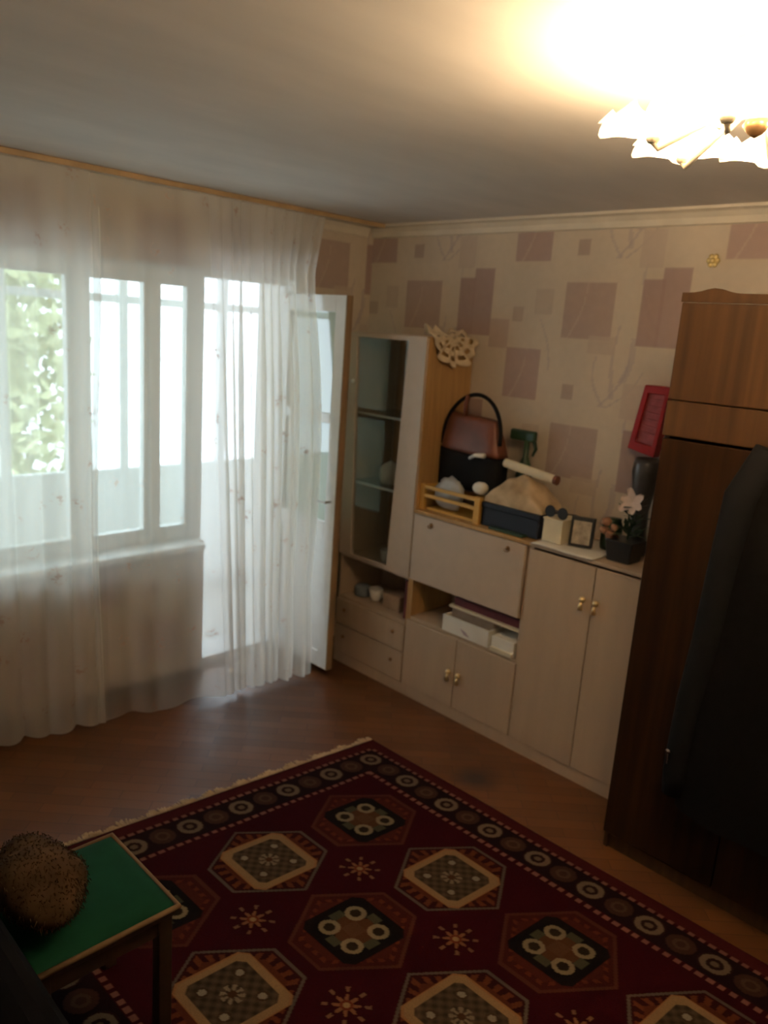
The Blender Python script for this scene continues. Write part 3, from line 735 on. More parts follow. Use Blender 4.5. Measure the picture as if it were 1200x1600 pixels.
# ---------------------------------------------------------------- chandelier
CX, CY = -1.67, -2.82
ch = empty('chandelier', (CX, CY, H), 'lit ceiling chandelier with ruffled white glass flower shades', 'chandelier')
bm = BM(); lathe(bm, [(0.0, 0.0), (0.075, 0.0), (0.070, -0.018), (0.035, -0.028), (0.018, -0.034), (0.018, -0.075), (0.034, -0.085), (0.036, -0.105), (0.015, -0.125), (0.0, -0.13)], (CX, CY, H - 0.001), 24)
obj('canopy', bm, MW['ivory'], ch, smooth=True)
bm = BM(); lathe(bm, [(0.0, 0.0), (0.020, -0.006), (0.026, -0.020), (0.014, -0.034), (0.0, -0.042)], (CX, CY, H - 0.125), 16)
obj('finial', bm, MW['bronze'], ch, smooth=True)
shade_m = glass_mat('frosted_shade', (1.0, 0.95, 0.86), 0.0, (0.90, 0.84, 0.74), 0.80, 0.3, 0.6)
for k in range(6):
    a = math.radians(68 + 60 * k); ca, sa = math.cos(a), math.sin(a)
    sx, sy, sz = CX + 0.19 * ca, CY + 0.19 * sa, 2.345
    bm = BM(); tube(bm, [(CX + 0.03 * ca, CY + 0.03 * sa, 2.425), (CX + 0.08 * ca, CY + 0.08 * sa, 2.385), (CX + 0.14 * ca, CY + 0.14 * sa, 2.350), (sx - 0.01 * ca, sy - 0.01 * sa, sz - 0.018), (sx, sy, sz - 0.006)], 0.006, 8)
    lathe(bm, [(0.0, 0.014), (0.012, 0.010), (0.014, -0.002), (0.010, -0.008), (0.0, -0.010)], (sx, sy, sz), 12)
    arm = obj('arm', bm, MW['ivory'], ch, smooth=True)
    def ruf(r, h, t, j):
        g = max(0, (j - 2) / 5)
        pet = abs(math.sin(3 * t))               # six rounded petals
        return r * (1 + g * 0.34 * (pet - 0.6)), h - g * 0.020 * (pet - 0.6) * 2
    bm = BM()
    prof = [(0.016, 0.004), (0.030, 0.004), (0.044, 0.007), (0.057, 0.012), (0.069, 0.018), (0.081, 0.023), (0.093, 0.027), (0.106, 0.029)]
    rings = []
    for j, (r0, h0) in enumerate(prof):
        rings.append([bm.verts.new((sx + ruf(r0, h0, 2 * PI * q / 48, j)[0] * math.cos(2 * PI * q / 48), sy + ruf(r0, h0, 2 * PI * q / 48, j)[0] * math.sin(2 * PI * q / 48), sz + ruf(r0, h0, 2 * PI * q / 48, j)[1])) for q in range(48)])
    for r0, r1 in zip(rings, rings[1:]):
        for q in range(48): bm.faces.new((r0[q], r0[(q + 1) % 48], r1[(q + 1) % 48], r1[q]))
    obj('shade', bm, shade_m, ch, smooth=True)
    bm = BM(); lathe(bm, [(0.0, 0.072), (0.014, 0.066), (0.020, 0.052), (0.016, 0.034), (0.010, 0.012)], (sx, sy, sz), 14)
    obj('bulb', bm, MW['bulb'], ch, smooth=True)
    l = bpy.data.lights.new('bulb_light', 'POINT'); l.energy = LAMP_POWER; l.color = LAMP_COLOUR; l.shadow_soft_size = 0.024
    lo = bpy.data.objects.new('bulb_light', l); COL.objects.link(lo); lo.parent = ch; lo.location = (sx - CX, sy - CY, sz + 0.05 - H)

# ---------------------------------------------------------------- things on the wall unit
# lacy cloth over the corner of the display cabinet
def lace_mesh():
    """ruffled crochet doily lying on the cabinet's corner, one half hanging down its side"""
    bm = BM(); nr, nt_ = 14, 96; R_ = 0.168; rings = []
    for q in range(nr + 1):
        r_ = R_ * (0.04 + 0.96 * q / nr); ring = []
        for k in range(nt_):
            t = 2 * PI * k / nt_; g = (r_ / R_) ** 2
            rr_ = r_ * (1 + 0.05 * g * math.sin(12 * t))
            a, b = rr_ * math.cos(t), rr_ * 0.82 * math.sin(t) + 0.005
            ruf = g * (0.030 + 0.016 * math.sin(7 * t + 0.6) + 0.014 * math.sin(12 * t + 1))
            x = -0.176 + a
            if b < 0: p = (x, cy0 - b, TOP1 + 0.007 + ruf * min(1, 0.25 - b * 12))
            else: p = (x, cy0 - 0.006 - ruf * min(1, 0.25 + b * 10), TOP1 + 0.007 - b * 1.05)
            ring.append(bm.verts.new((min(p[0], -0.006), p[1], p[2])))
        rings.append(ring)
    for q in range(nr):
        for k in range(nt_):
            if q in (4, 5, 9, 10) and k % 8 < 4: continue      # open work
            bm.faces.new((rings[q][k], rings[q][(k + 1) % nt_], rings[q + 1][(k + 1) % nt_], rings[q + 1][k]))
    return bm
o = obj('lace_cloth', lace_mesh(), MW['cream_cloth'], smooth=True); tag(o, 'ruffled cream lace doily draped over the top corner of the glass-door cabinet', 'doily')
so = o.modifiers.new('thick', 'SOLIDIFY'); so.thickness = 0.003

# yellow slatted crate
cr = empty('slatted_crate', (-0.21, -1.03, ZD), 'small yellow wooden slatted crate on the secretary top', 'crate')
for (x, y) in ((-0.325, -0.842), (-0.325, -1.205), (-0.085, -0.842), (-0.085, -1.205)):
    wv = 0.030 if y > -1 else 0.034
    obj('post', boxb(x - 0.011, x + 0.011, y - wv / 2, y + wv / 2, ZD, ZD + 0.135), MW['yellow_wood'], cr, bevel=0.002)
for z in (ZD + 0.078, ZD + 0.122):
    for x in (-0.330, -0.080):
        obj('slat', boxb(x - 0.005, x + 0.005, -1.188, -0.858, z - 0.010, z + 0.008), MW['yellow_wood'], cr, bevel=0.001)
    for y in (-0.842, -1.205):
        obj('slat', boxb(-0.313, -0.097, y - 0.006, y + 0.006, z - 0.010, z + 0.008), MW['yellow_wood'], cr, bevel=0.001)
obj('base_board', boxb(-0.312, -0.098, -1.186, -0.860, ZD + 0.001, ZD + 0.012), MW['yellow_wood'], cr)

# handbag standing in the crate
hb = empty('handbag', (-0.17, -1.03, 1.175), 'black and brown leather handbag with round handle resting on the yellow crate', 'handbag')
def bag_section(z0, z1, w0, w1, d0, d1, y0_, y1_, n=8, infl=0.0):
    bm = BM(); rings = []
    for j in range(n + 1):
        t = j / n; z = z0 + (z1 - z0) * t
        hw = (w0 + (w1 - w0) * t) / 2; hd = (d0 + (d1 - d0) * t) / 2 * (1 + infl * math.sin(t * PI)); yc = y0_ + (y1_ - y0_) * t
        ring = []
        for q in range(28):
            a = 2 * PI * q / 28; ca, sa = math.cos(a), math.sin(a)
            e = 0.45
            ring.append(bm.verts.new((-0.175 + hd * math.copysign(abs(sa) ** e, sa), yc + hw * math.copysign(abs(ca) ** e, ca), z + 0.012 * ca * t)))
        rings.append(ring)
    for r0, r1 in zip(rings, rings[1:]):
        for q in range(28): bm.faces.new((r0[q], r0[(q + 1) % 28], r1[(q + 1) % 28], r1[q]))
    bm.faces.new(rings[0]); bm.faces.new(rings[-1])
    return bm
obj('lower_body', bag_section(1.175, 1.362, 0.385, 0.392, 0.135, 0.135, -1.031, -1.031), MW['black'], hb, smooth=True)['label'] = 'black lower half'
obj('upper_body', bag_section(1.360, 1.545, 0.388, 0.30, 0.13, 0.06, -1.03, -1.015, infl=0.1), MW['brown_leather'], hb, smooth=True)['label'] = 'brown upper half'
bm = BM(); tube(bm, [(-0.20, -1.03 + 0.192 * math.cos(t) * (1.0 if t < PI / 2 else 0.92), 1.43 + 0.225 * math.sin(t) + 0.02 * math.cos(t - PI)) for t in np.linspace(-0.12, PI + 0.12, 32)], 0.010, 8)
obj('handle', bm, MW['black'], hb, smooth=True)
bm = BM(); tube(bm, [(-0.215, -0.985, 1.545), (-0.213, -0.98, 1.60), (-0.205, -0.985, 1.65)], 0.012, 8); obj('strap', bm, MW['brown_leather'], hb, smooth=True)

# film bag in front of the handbag, and paper
o = obj('plastic_bag', blob((-0.284, -0.985, ZD + 0.098), (0.022, 0.085, 0.085), 0.22, 3, 3), MW['grey_plastic'], smooth=True); tag(o, 'crumpled grey plastic bag in the crate in front of the black handbag', 'bag')
bm = BM(); tube(bm, [(-0.262, -1.075, 1.345), (-0.268, -1.11, 1.365), (-0.268, -1.17, 1.372)], [0.008, 0.010, 0.014], 8); o = obj('paper_twist', bm, MW['paper'], smooth=True); tag(o, 'white twisted paper lying against the brown handbag', 'paper')

# spray bottle behind
sb = empty('spray_bottle', (-0.085, -1.285, ZD), 'dark green spray bottle against the wall beside the handbag', 'bottle')
bm = BM(); lathe(bm, [(0.0, 0), (0.036, 0), (0.04, 0.02), (0.04, 0.24), (0.03, 0.29), (0.014, 0.33), (0.014, 0.418)], (-0.085, -1.285, ZD + 0.001), 18); obj('bottle', bm, MW['green_dark'], sb, smooth=True)
bm = BM(); box(bm, -0.100, -0.070, -1.335, -1.185, 1.452, 1.505); obj('spray_head', bm, MW['green_dark'], sb, bevel=0.010)
bm = BM(); tube(bm, [(-0.085, -1.325, 1.46), (-0.085, -1.34, 1.42), (-0.085, -1.325, 1.385)], [0.010, 0.009, 0.006], 8); obj('trigger', bm, MW['green_dark'], sb, smooth=True)

# heap of cloth and tube across it
def heap(u, v):
    y = -1.222 - 0.338 * u; x = -0.305 + 0.165 * v
    e = (math.sin(PI * u) ** 0.6) * (math.sin(PI * min(1, v * 0.5 + 0.18)) ** 1.0)
    z = ZD + 0.128 + 0.150 * e * (1 - 0.35 * u) + 0.008 * math.sin(u * 17 + v * 9) * e + 0.006 * math.sin(v * 13 - u * 6) * e
    return (x, y, z)
def heap_closed():
    bm = sheet(44, 26, heap)
    bd = [e for e in bm.edges if e.is_boundary]
    r = bmesh.ops.extrude_edge_only(bm, edges=bd)
    for v in r['geom']:
        if isinstance(v, bmesh.types.BMVert): v.co.z = ZD + 0.118
    return bm
# card boxes that carry the heap
nb = empty('storage_box', (-0.22, -1.4, ZD), 'long dark navy box under the beige cloth heap', 'box')
obj('box_body', boxb(-0.315, -0.14, -1.555, -1.225, ZD + 0.001, ZD + 0.095), MW['navy'], nb, bevel=0.004)
obj('lid', boxb(-0.319, -0.136, -1.559, -1.221, ZD + 0.090, ZD + 0.117), MW['navy'], nb, bevel=0.004)
o = obj('cloth_heap', heap_closed(), MW['beige_cloth'], smooth=True); tag(o, 'heap of crumpled beige cloth lying on the dark navy box', 'cloth')
bm = BM(); tube(bm, [(-0.185, -1.240, 1.345), (-0.185, -1.530, 1.312)], [0.022, 0.022], 16); 
tb = empty('cardboard_tube', (-0.15, -1.39, 1.30), 'cream cardboard tube lying across the beige cloth heap', 'tube')
obj('tube_body', bm, MW['card'], tb, smooth=False)
bm = BM(); tube(bm, [(-0.185, -1.530, 1.312), (-0.185, -1.548, 1.310)], [0.0225, 0.0225], 16); obj('end_cap', bm, MW['brown_leather'], tb)
bm = BM(); box(bm, -0.352, -0.318, -1.50, -1.30, ZD + 0.001, ZD + 0.012); o = obj('folder', bm, MW['green_dark'], bevel=0.002); tag(o, 'thin dark green folder at the front edge before the navy box', 'folder')
bm = BM(); lathe(bm, [(0.0, 0.035), (0.020, 0.033), (0.030, 0.015), (0.032, -0.015), (0.024, -0.032), (0.0, -0.035)], (-0.285, -1.178, ZD + 0.170), 14, 'y'); o = obj('paper_roll', bm, MW['paper'], smooth=True); tag(o, 'small white paper roll on the rim of the yellow crate', 'roll')

# white sheet, carton, spectacles, frame, jar
def psheet(u, v):
    return (-0.385 + 0.33 * v - 0.0, -1.575 - 0.315 * u, ZD + 0.004 + 0.0015 * math.sin(u * 7))
o = obj('paper_sheet', sheet(20, 12, psheet), MW['paper'], smooth=True); tag(o, 'large white paper sheet covering the cupboard top', 'paper')
so = o.modifiers.new('thick', 'SOLIDIFY'); so.thickness = 0.003
bx = empty('carton', (-0.24, -1.62, ZD + 0.006), 'small cream carton standing on the white paper', 'box')
obj('carton_body', boxb(-0.315, -0.165, -1.680, -1.580, ZD + 0.007, ZD + 0.110), MW['card'], bx, bevel=0.003)
obj('carton_flap', boxb(-0.318, -0.162, -1.683, -1.577, ZD + 0.110, ZD + 0.118), MW['card'], bx, bevel=0.002)
sg = empty('sunglasses', (-0.25, -1.60, ZD + 0.119), 'dark sunglasses lying on top of the cream carton', 'glasses')
for y in (-1.60, -1.665):
    bm = BM(); lathe(bm, [(0.0, -0.003), (0.026, -0.003), (0.028, 0.0), (0.026, 0.003), (0.0, 0.003)], (-0.300, y, ZD + 0.147), 18, 'x'); obj('lens', bm, MW['black_plastic'], sg)
bm = BM(); tube(bm, [(-0.300, -1.622, ZD + 0.152), (-0.302, -1.6325, ZD + 0.156), (-0.300, -1.643, ZD + 0.152)], 0.003, 6); obj('bridge', bm, MW['black_plastic'], sg)
for y in (-1.575, -1.692):
    bm = BM(); tube(bm, [(-0.298, y, ZD + 0.150), (-0.23, y, ZD + 0.138), (-0.185, y, ZD + 0.123)], 0.003, 6); obj('temple', bm, MW['black_plastic'], sg)
pf = empty('photo_frame', (-0.26, -1.74, ZD + 0.006), 'small tilted photo frame with black edge standing right of the cream carton', 'photo frame')
def rot_box(cx, cy, cz, sx, sy, sz, az, tilt):
    bm = BM(); box(bm, -sx / 2, sx / 2, -sy / 2, sy / 2, 0, sz)
    R_ = Matrix.Rotation(az, 4, 'Z') @ Matrix.Rotation(tilt, 4, 'Y')
    for v in bm.verts: v.co = R_ @ v.co + Vector((cx, cy, cz))
    return bm
obj('frame', rot_box(-0.25, -1.745, ZD + 0.0075, 0.030, 0.105, 0.135, 0.35, 0.12), MW['black_plastic'], pf, bevel=0.003)
obj('picture', rot_box(-0.264, -1.750, ZD + 0.021, 0.004, 0.080, 0.105, 0.35, 0.12), MW['picture'], pf)
bm = BM(); lathe(bm, [(0, 0), (0.042, 0), (0.046, 0.02), (0.046, 0.11), (0.036, 0.13), (0.038, 0.14), (0.0, 0.142)], (-0.15, -1.835, ZD + 0.006), 20); o = obj('storage_jar', bm, MW['green_dark'], smooth=True); tag(o, 'dark green jar at the back of the white paper', 'jar')

# plant pot with flowers
pp = empty('potted_flowers', (-0.24, -1.965, ZD), 'small square black pot with leafy stems and one pale pink flower', 'potted plant')
bm = BM()
lo_, hi_ = 0.052, 0.066
vs0 = [bm.verts.new((-0.26 + a * lo_, -1.965 + b * lo_, ZD + 0.001)) for a, b in ((-1, -1), (1, -1), (1, 1), (-1, 1))]
vs1 = [bm.verts.new((-0.26 + a * hi_, -1.965 + b * hi_, ZD + 0.095)) for a, b in ((-1, -1), (1, -1), (1, 1), (-1, 1))]
bm.faces.new(vs0); bm.faces.new(vs1)
for i in range(4): bm.faces.new((vs0[i], vs0[(i + 1) % 4], vs1[(i + 1) % 4], vs1[i]))
obj('pot', bm, MW['black_plastic'], pp, bevel=0.006)
bm = BM()
for k in range(46):
    a = random.uniform(0, 2 * PI); r0 = random.uniform(0, 0.045); z = ZD + 0.10 + random.uniform(0.0, 0.16)
    p = Vector((-0.26 + r0 * math.cos(a), -1.975 + r0 * math.sin(a), z)); d = Vector((math.cos(a) * 0.6, math.sin(a) * 0.6, random.uniform(-0.1, 0.8))).normalized()
    s = d.cross(Vector((0, 0, 1))).normalized(); L = random.uniform(0.04, 0.065)
    q = [p, p + d * L * 0.5 + s * L * 0.22, p + d * L, p + d * L * 0.5 - s * L * 0.22]
    bm.faces.new([bm.verts.new(x) for x in q])
for k in range(5):
    a = k * 1.3; tube(bm, [(-0.26, -1.97, ZD + 0.09), (-0.26 + 0.012 * math.cos(a), -1.975 + 0.012 * math.sin(a), ZD + 0.17), (-0.255 + 0.02 * math.cos(a), -1.975 + 0.02 * math.sin(a), ZD + 0.235)], 0.0025, 5)
fo = obj('foliage', bm, MW['leaf'], pp); fo['kind'] = 'stuff'
bm = BM()
fc = Vector((-0.285, -1.985, ZD + 0.265))
for k in range(6):
    a = 2 * PI * k / 6 + 0.35
    d = Vector((-0.25, math.cos(a), math.sin(a) * 0.95)).normalized(); s = Vector((0, -math.sin(a), math.cos(a)))
    L = 0.068 if k in (1, 2, 5) else 0.054
    p = [fc, fc + d * L * 0.5 + s * 0.018, fc + d * L * 0.9 + s * 0.012 + Vector((-0.006, 0, 0)), fc + d * L, fc + d * L * 0.9 - s * 0.012 + Vector((-0.006, 0, 0)), fc + d * L * 0.5 - s * 0.018]
    bm.faces.new([bm.verts.new(x) for x in p])
o_ = obj('flower', bm, MW['petal'], pp); so = o_.modifiers.new('thick', 'SOLIDIFY'); so.thickness = 0.004; o_['label'] = 'pale pink flower'
bm = BM()
for (y, z, r) in ((-1.885, 1.205, 0.020), (-1.875, 1.165, 0.016), (-1.905, 1.150, 0.020), (-1.925, 1.185, 0.016)):
    b2 = blob((-0.30, y, z), (r, r, r), 0.3, 2, int(abs(y) * 1000)); me_ = bpy.data.meshes.new('t'); b2.to_mesh(me_); b2.free(); bm.from_mesh(me_); bpy.data.meshes.remove(me_)
    tube(bm, [(-0.30, y, z - r), (-0.27, -1.94, ZD + 0.09)], 0.002, 5)
o_ = obj('dried_sprig', bm, mat('dried_pink', (0.30, 0.15, 0.09), 0.9, var=0.3, scale=40), pp, smooth=True)

bm = BM(); lathe(bm, [(0, 0), (0.045, 0), (0.050, 0.02), (0.038, 0.10), (0.034, 0.20), (0.050, 0.30), (0.062, 0.37), (0.058, 0.41), (0.050, 0.43), (0.044, 0.42), (0.0, 0.40)], (-0.105, -1.935, ZD + 0.001), 24)
o = obj('tall_vase', bm, MW['vase'], smooth=True); tag(o, 'tall dark grey vase behind the potted flowers, beneath the red case', 'vase')

# red case leaning on the wall above the vase
rc = empty('red_case', (-0.03, -1.87, 1.63), 'red plastic case with paler ribbed panel, hung on the wallpaper beside the wardrobe', 'wall holder')
def slant(pts, x): return [Vector((x, y, z)) for (y, z) in pts]
def ring_prism(outer, inner, x0, x1):
    bm = BM(); A = [[bm.verts.new((x, *p)) for p in outer] for x in (x0, x1)]; B = [[bm.verts.new((x, *p)) for p in inner] for x in (x0, x1)]
    for i in range(4):
        j = (i + 1) % 4
        bm.faces.new((A[0][i], A[0][j], B[0][j], B[0][i])); bm.faces.new((A[1][i], B[1][i], B[1][j], A[1][j]))
        bm.faces.new((A[0][i], A[1][i], A[1][j], A[0][j])); bm.faces.new((B[0][i], B[0][j], B[1][j], B[1][i]))
    return bm
out_ = [(-1.848, 1.785), (-1.965, 1.785), (-1.935, 1.474), (-1.806, 1.500)]
in_ = [(-1.866, 1.750), (-1.945, 1.748), (-1.920, 1.520), (-1.838, 1.535)]
obj('rim', ring_prism(out_, in_, -0.060, -0.004), MW['red'], rc, bevel=0.004)
bm = BM(); prism(bm, in_, lambda y, z: (-0.045, y, z), lambda y, z: (-0.030, y, z)); obj('panel', bm, MW['red_pale'], rc)['label'] = 'paler red panel'
for k in range(6):
    t = (k + 0.8) / 7.5
    a = Vector((-0.0465, *in_[0])).lerp(Vector((-0.0465, *in_[3])), t); b = Vector((-0.0465, *in_[1])).lerp(Vector((-0.0465, *in_[2])), t)
    bm = BM(); tube(bm, [a, b], 0.003, 6); obj('rib', bm, MW['red_pale'], rc)

# gilt ornament on the wall
bm = BM()
for k in range(6):
    a = 2 * PI * k / 6
    lathe(bm, [(0.0, -0.014), (0.010, -0.010), (0.012, -0.004), (0.0, -0.001)], (-0.002, -2.04 + 0.017 * math.cos(a), 2.31 + 0.017 * math.sin(a)), 10, 'x')
lathe(bm, [(0.0, -0.024), (0.010, -0.018), (0.012, -0.008), (0.0, -0.001)], (-0.002, -2.04, 2.31), 12, 'x')
o = obj('wall_ornament', bm, MW['gold'], smooth=True); tag(o, 'small shiny gold ornament on the wallpaper above the wardrobe', 'wall ornament')

# ---------------------------------------------------------------- things in the niches and behind the glass
def thing_mesh(name, bm, m, label, cat, smooth=False, bevel=0.0, group=None):
    o = obj(name, bm, m, None, smooth=smooth, bevel=bevel); tag(o, label, cat, group); return o
def cup(c, s=1.0, m=None, name='cup', label='', cat='cup'):
    bm = BM(); lathe(bm, [(0, 0), (0.022 * s, 0), (0.030 * s, 0.02 * s), (0.036 * s, 0.06 * s), (0.033 * s, 0.06 * s), (0.027 * s, 0.022 * s), (0, 0.008 * s)], c, 18)
    t = empty(name, c, label, cat)
    obj('bowl', bm, m or MW['porcelain'], t, smooth=True)
    bm = BM(); tube(bm, [(c[0], c[1] - 0.033 * s, c[2] + 0.05 * s), (c[0], c[1] - 0.055 * s, c[2] + 0.04 * s), (c[0], c[1] - 0.030 * s, c[2] + 0.018 * s)], 0.004 * s, 6); obj('handle', bm, m or MW['porcelain'], t, smooth=True)
    return t
cup((-0.27, -0.565, 0.666), 1.25, None, 'cup', 'white porcelain cup behind the glass at the bottom of the display cabinet')
bm = BM(); lathe(bm, [(0, 0), (0.05, 0), (0.062, 0.03), (0.062, 0.085), (0.04, 0.11), (0.012, 0.122), (0, 0.135)], (-0.20, -0.47, 1.099), 20)
thing_mesh('sugar_bowl', bm, MW['porcelain'], 'pale round lidded bowl on the middle glass shelf, left of its neighbour', 'bowl', True)
bm = BM(); lathe(bm, [(0, 0), (0.03, 0), (0.034, 0.05), (0.022, 0.10), (0.026, 0.14), (0.022, 0.14), (0.018, 0.10), (0, 0.01)], (-0.18, -0.60, 1.099), 18)
thing_mesh('small_vase', bm, MW['blue_grey'], 'small blue grey vase on the middle glass shelf', 'vase', True)
bm = BM(); lathe(bm, [(0, 0), (0.045, 0), (0.05, 0.01), (0.05, 0.05), (0.04, 0.062), (0, 0.066)], (-0.25, -0.365, 0.411), 18)
thing_mesh('round_tin', bm, MW['blue_grey'], 'blue grey round tin in the open niche under the glass door', 'tin', True)
cup((-0.25, -0.475, 0.411), 1.2, None, 'cup', 'pale cup standing in the open niche beside the round tin')
thing_mesh('card_box', boxb(-0.29, -0.16, -0.70, -0.57, 0.411, 0.495), MW['board_dark'], 'brown card box in the open niche under the glass door', 'box', bevel=0.003)
thing_mesh('maroon_book', boxb(-0.33, -0.16, -0.802, -0.770, 0.411, 0.630), MW['maroon'], 'maroon book standing upright at the right end of the niche', 'book', bevel=0.002)
# papers in the secretary niche
tray = empty('paper_tray', (-0.25, -1.23, 0.456), 'open white paper tray sticking out of the secretary niche', 'tray')
bm = BM()
box(bm, -0.362, -0.35, -1.375, -1.080, 0.457, 0.542); box(bm, -0.35, -0.06, -1.375, -1.367, 0.457, 0.542); box(bm, -0.35, -0.06, -1.088, -1.080, 0.457, 0.542); box(bm, -0.35, -0.06, -1.367, -1.088, 0.457, 0.462)
obj('tray_body', bm, MW['paper'], tray, bevel=0.001)
bm = BM(); prism(bm, [(-1.20, 0.500), (-1.225, 0.475), (-1.26, 0.470), (-1.235, 0.492)], lambda y, z: (-0.3635, y, z), lambda y, z: (-0.362, y, z)); obj('printed_mark', bm, mat('faded_violet_print', (0.45, 0.36, 0.38), 0.8), tray)
ph_ = empty('white_carton', (-0.25, -1.45, 0.456), 'small white carton at the right end of the secretary niche', 'box')
obj('carton_body', boxb(-0.360, -0.12, -1.528, -1.395, 0.457, 0.530), MW['paper'], ph_, bevel=0.002)
obj('carton_flap', boxb(-0.372, -0.360, -1.526, -1.397, 0.457, 0.478), MW['card'], ph_, bevel=0.001)
bm = BM(); box(bm, -0.345, -0.03, -1.534, -1.10, 0.585, 0.598)
bk = thing_mesh('folder_stack', bm, MW['card'], 'flat cream folder lying above the paper tray in the niche', 'folder', bevel=0.002)
thing_mesh('closed_box', boxb(-0.31, -0.05, -1.362, -1.093, 0.463, 0.584), MW['board_dark'], 'dark box inside the white paper tray', 'box', bevel=0.003)
thing_mesh('red_folder', boxb(-0.33, -0.04, -1.530, -1.12, 0.5985, 0.640), MW['maroon'], 'maroon folder lying on the cream folder in the niche', 'folder', bevel=0.003)

# ---------------------------------------------------------------- stool, fur hat, armchair
sl = empty('stool', (-2.575, -1.745, 0), 'square dark wooden stool with a green cushion seat, bottom left', 'stool')
sx0, sx1, sy0_, sy1_ = -2.765, -2.385, -1.935, -1.555
bm = sheet(21, 21, lambda u, v: (sx0 + (sx1 - sx0) * u, sy0_ + (sy1_ - sy0_) * v, 0.425 + 0.030 * (max(0, math.sin(PI * u)) * max(0, math.sin(PI * v))) ** 0.35))
bd = [e for e in bm.edges if e.is_boundary]; r_ = bmesh.ops.extrude_edge_only(bm, edges=bd)
for v in r_['geom']:
    if isinstance(v, bmesh.types.BMVert): v.co.z = 0.418
obj('seat', bm, MW['green_seat'], sl, smooth=True)['label'] = 'green cushion'
bm = BM(); zt = 0.426
tube(bm, [(sx0, sy0_, zt), (sx1, sy0_, zt), (sx1, sy1_, zt), (sx0, sy1_, zt), (sx0, sy0_, zt)], 0.008, 8); obj('piping', bm, MW['piping'], sl, smooth=True)['label'] = 'brown piping'
obj('seat_board', boxb(sx0 + 0.005, sx1 - 0.005, sy0_ + 0.005, sy1_ - 0.005, 0.398, 0.418), MW['dark_wood'], sl, bevel=0.003)
for x in (sx0 + 0.03, sx1 - 0.03):
    for y in (sy0_ + 0.03, sy1_ - 0.03):
        obj('leg', boxb(x - 0.019, x + 0.019, y - 0.019, y + 0.019, 0.012, 0.398), MW['dark_wood'], sl, bevel=0.003)
for y in (sy0_ + 0.03, sy1_ - 0.03):
    obj('apron', boxb(sx0 + 0.049, sx1 - 0.049, y - 0.010, y + 0.010, 0.345, 0.398), MW['dark_wood'], sl)
for x in (sx0 + 0.03, sx1 - 0.03):
    obj('apron', boxb(x - 0.010, x + 0.010, sy0_ + 0.049, sy1_ - 0.049, 0.345, 0.398), MW['dark_wood'], sl)

ht = empty('fur_hat', (-2.665, -1.735, 0.45), 'brown fur hat lying on the green stool cushion', 'hat')
core = blob((-2.665, -1.735, 0.523), (0.105, 0.165, 0.070), 0.10, 4, 21, 2.5)
spk = []
for v in core.verts:
    spk.append((v.co.copy(), v.normal.copy()))
core.normal_update()
spk = [(v.co.copy(), v.normal.copy()) for v in core.verts]
obj('crown', core, MW['fur'], ht, smooth=True)
bm = BM()
for (p, nrm) in spk:
    if p.z < 0.480: continue
    for q in range(5):
        d = (nrm * 0.12 + Vector((random.uniform(-.3, .5), random.uniform(-.6, .3), random.uniform(-.9, -.2)))).normalized()
        s = d.cross(Vector((random.random(), random.random(), random.random()))).normalized() * 0.0016
        p2 = p + Vector((random.uniform(-.008, .008), random.uniform(-.008, .008), 0)); e = p2 + d * random.uniform(0.007, 0.014)
        bm.faces.new([bm.verts.new(x) for x in (p2 - d * 0.004 - s, p2 - d * 0.004 + s, e)])
fo = obj('fur', bm, MW['fur'], ht); fo['kind'] = 'stuff'

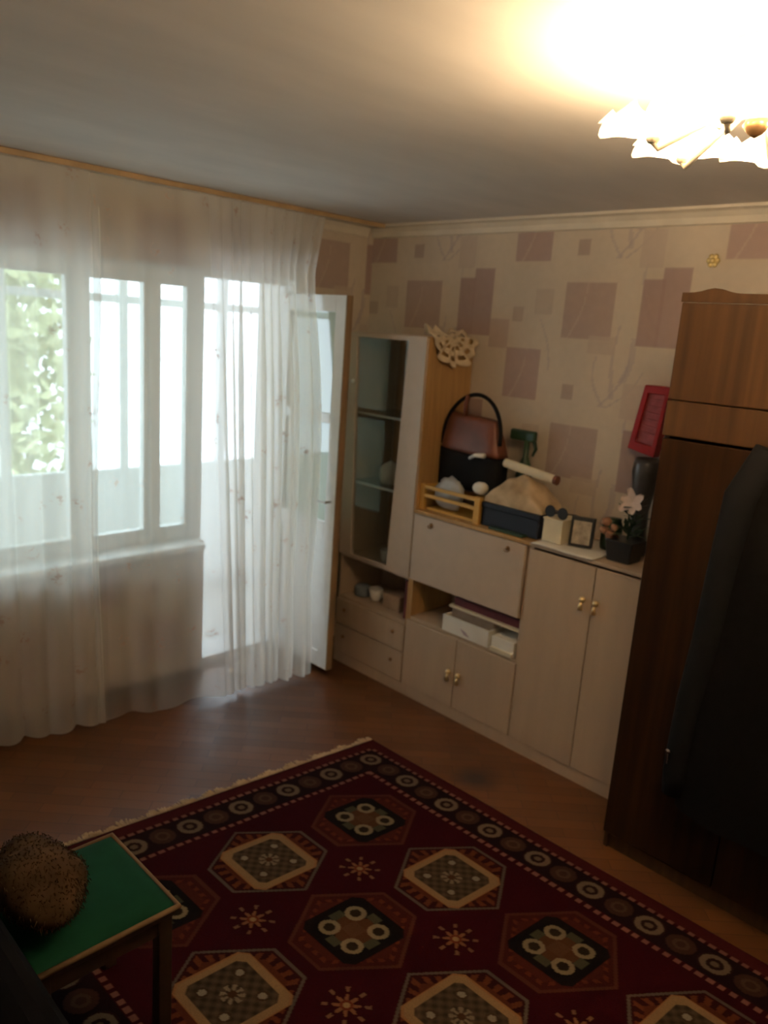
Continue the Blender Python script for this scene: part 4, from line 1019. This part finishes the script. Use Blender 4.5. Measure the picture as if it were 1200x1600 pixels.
ac = empty('armchair', (-3.1, -1.9, 0), 'black upholstered armchair at the lower left edge beside the stool', 'armchair')
def arm_bm(x0, x1):
    bm = BM(); pr_ = []
    for (a, z) in ((x0, 0.10), (x1, 0.10), (x1, 0.56)): pr_.append((a, z))
    for t in np.linspace(0, PI, 9): pr_.append(((x0 + x1) / 2 + (x1 - x0) / 2 * math.cos(t), 0.56 + 0.045 * math.sin(t)))
    pr_.append((x0, 0.56))
    pr_ = pr_[:2] + pr_[3:-1]
    prism(bm, pr_, lambda a, z: (a, -2.45, z), lambda a, z: (a, -1.70, z)); return bm
obj('armrest', arm_bm(-2.94, -2.80), MW['upholstery'], ac, bevel=0.01)
obj('armrest', arm_bm(-3.60, -3.46), MW['upholstery'], ac, bevel=0.01)
obj('seat', boxb(-3.455, -2.945, -2.43, -1.75, 0.12, 0.42), MW['upholstery'], ac, bevel=0.03)
obj('backrest', boxb(-3.455, -2.945, -1.86, -1.72, 0.425, 0.86), MW['upholstery'], ac, bevel=0.03)
for x in (-2.87, -3.53):
    for y in (-2.40, -1.76):
        obj('leg', boxb(x - 0.025, x + 0.025, y - 0.025, y + 0.025, 0.0, 0.10), MW['dark_wood'], ac)

# ---------------------------------------------------------------- trees beyond the balcony
def tree(x, y, z0, h, rad, seed, label):
    t = empty('tree', (x, y, z0), label, 'tree', 'trees beyond the balcony')
    bm = BM(); tube(bm, [(x, y, z0), (x + 0.1, y, z0 + h * 0.5), (x, y + 0.1, z0 + h * 0.85)], [0.22, 0.16, 0.07], 8); obj('trunk', bm, MW['bark'], t, smooth=True)
    rn = np.random.default_rng(seed); bm = BM()
    for k in range(10000):
        d = rn.normal(size=3); d /= np.linalg.norm(d); r = rad * rn.uniform(0.35, 1.0) ** 0.5
        p = Vector((x + d[0] * r, y + d[1] * r, z0 + h * 0.68 + d[2] * r * 1.25))
        a = Vector(rn.normal(size=3)).normalized(); b = a.cross(Vector(rn.normal(size=3))).normalized(); L = rn.uniform(0.16, 0.30)
        bm.faces.new([bm.verts.new(q) for q in (p, p + a * L * 0.5 + b * L * 0.3, p + a * L, p + a * L * 0.5 - b * L * 0.3)])
    f_ = obj('foliage', bm, MW['foliage'], t); f_['kind'] = 'stuff'
tree(-1.55, 6.5, -6.0, 10.8, 2.5, 1, 'pale green leafy tree seen through the left part of the window')
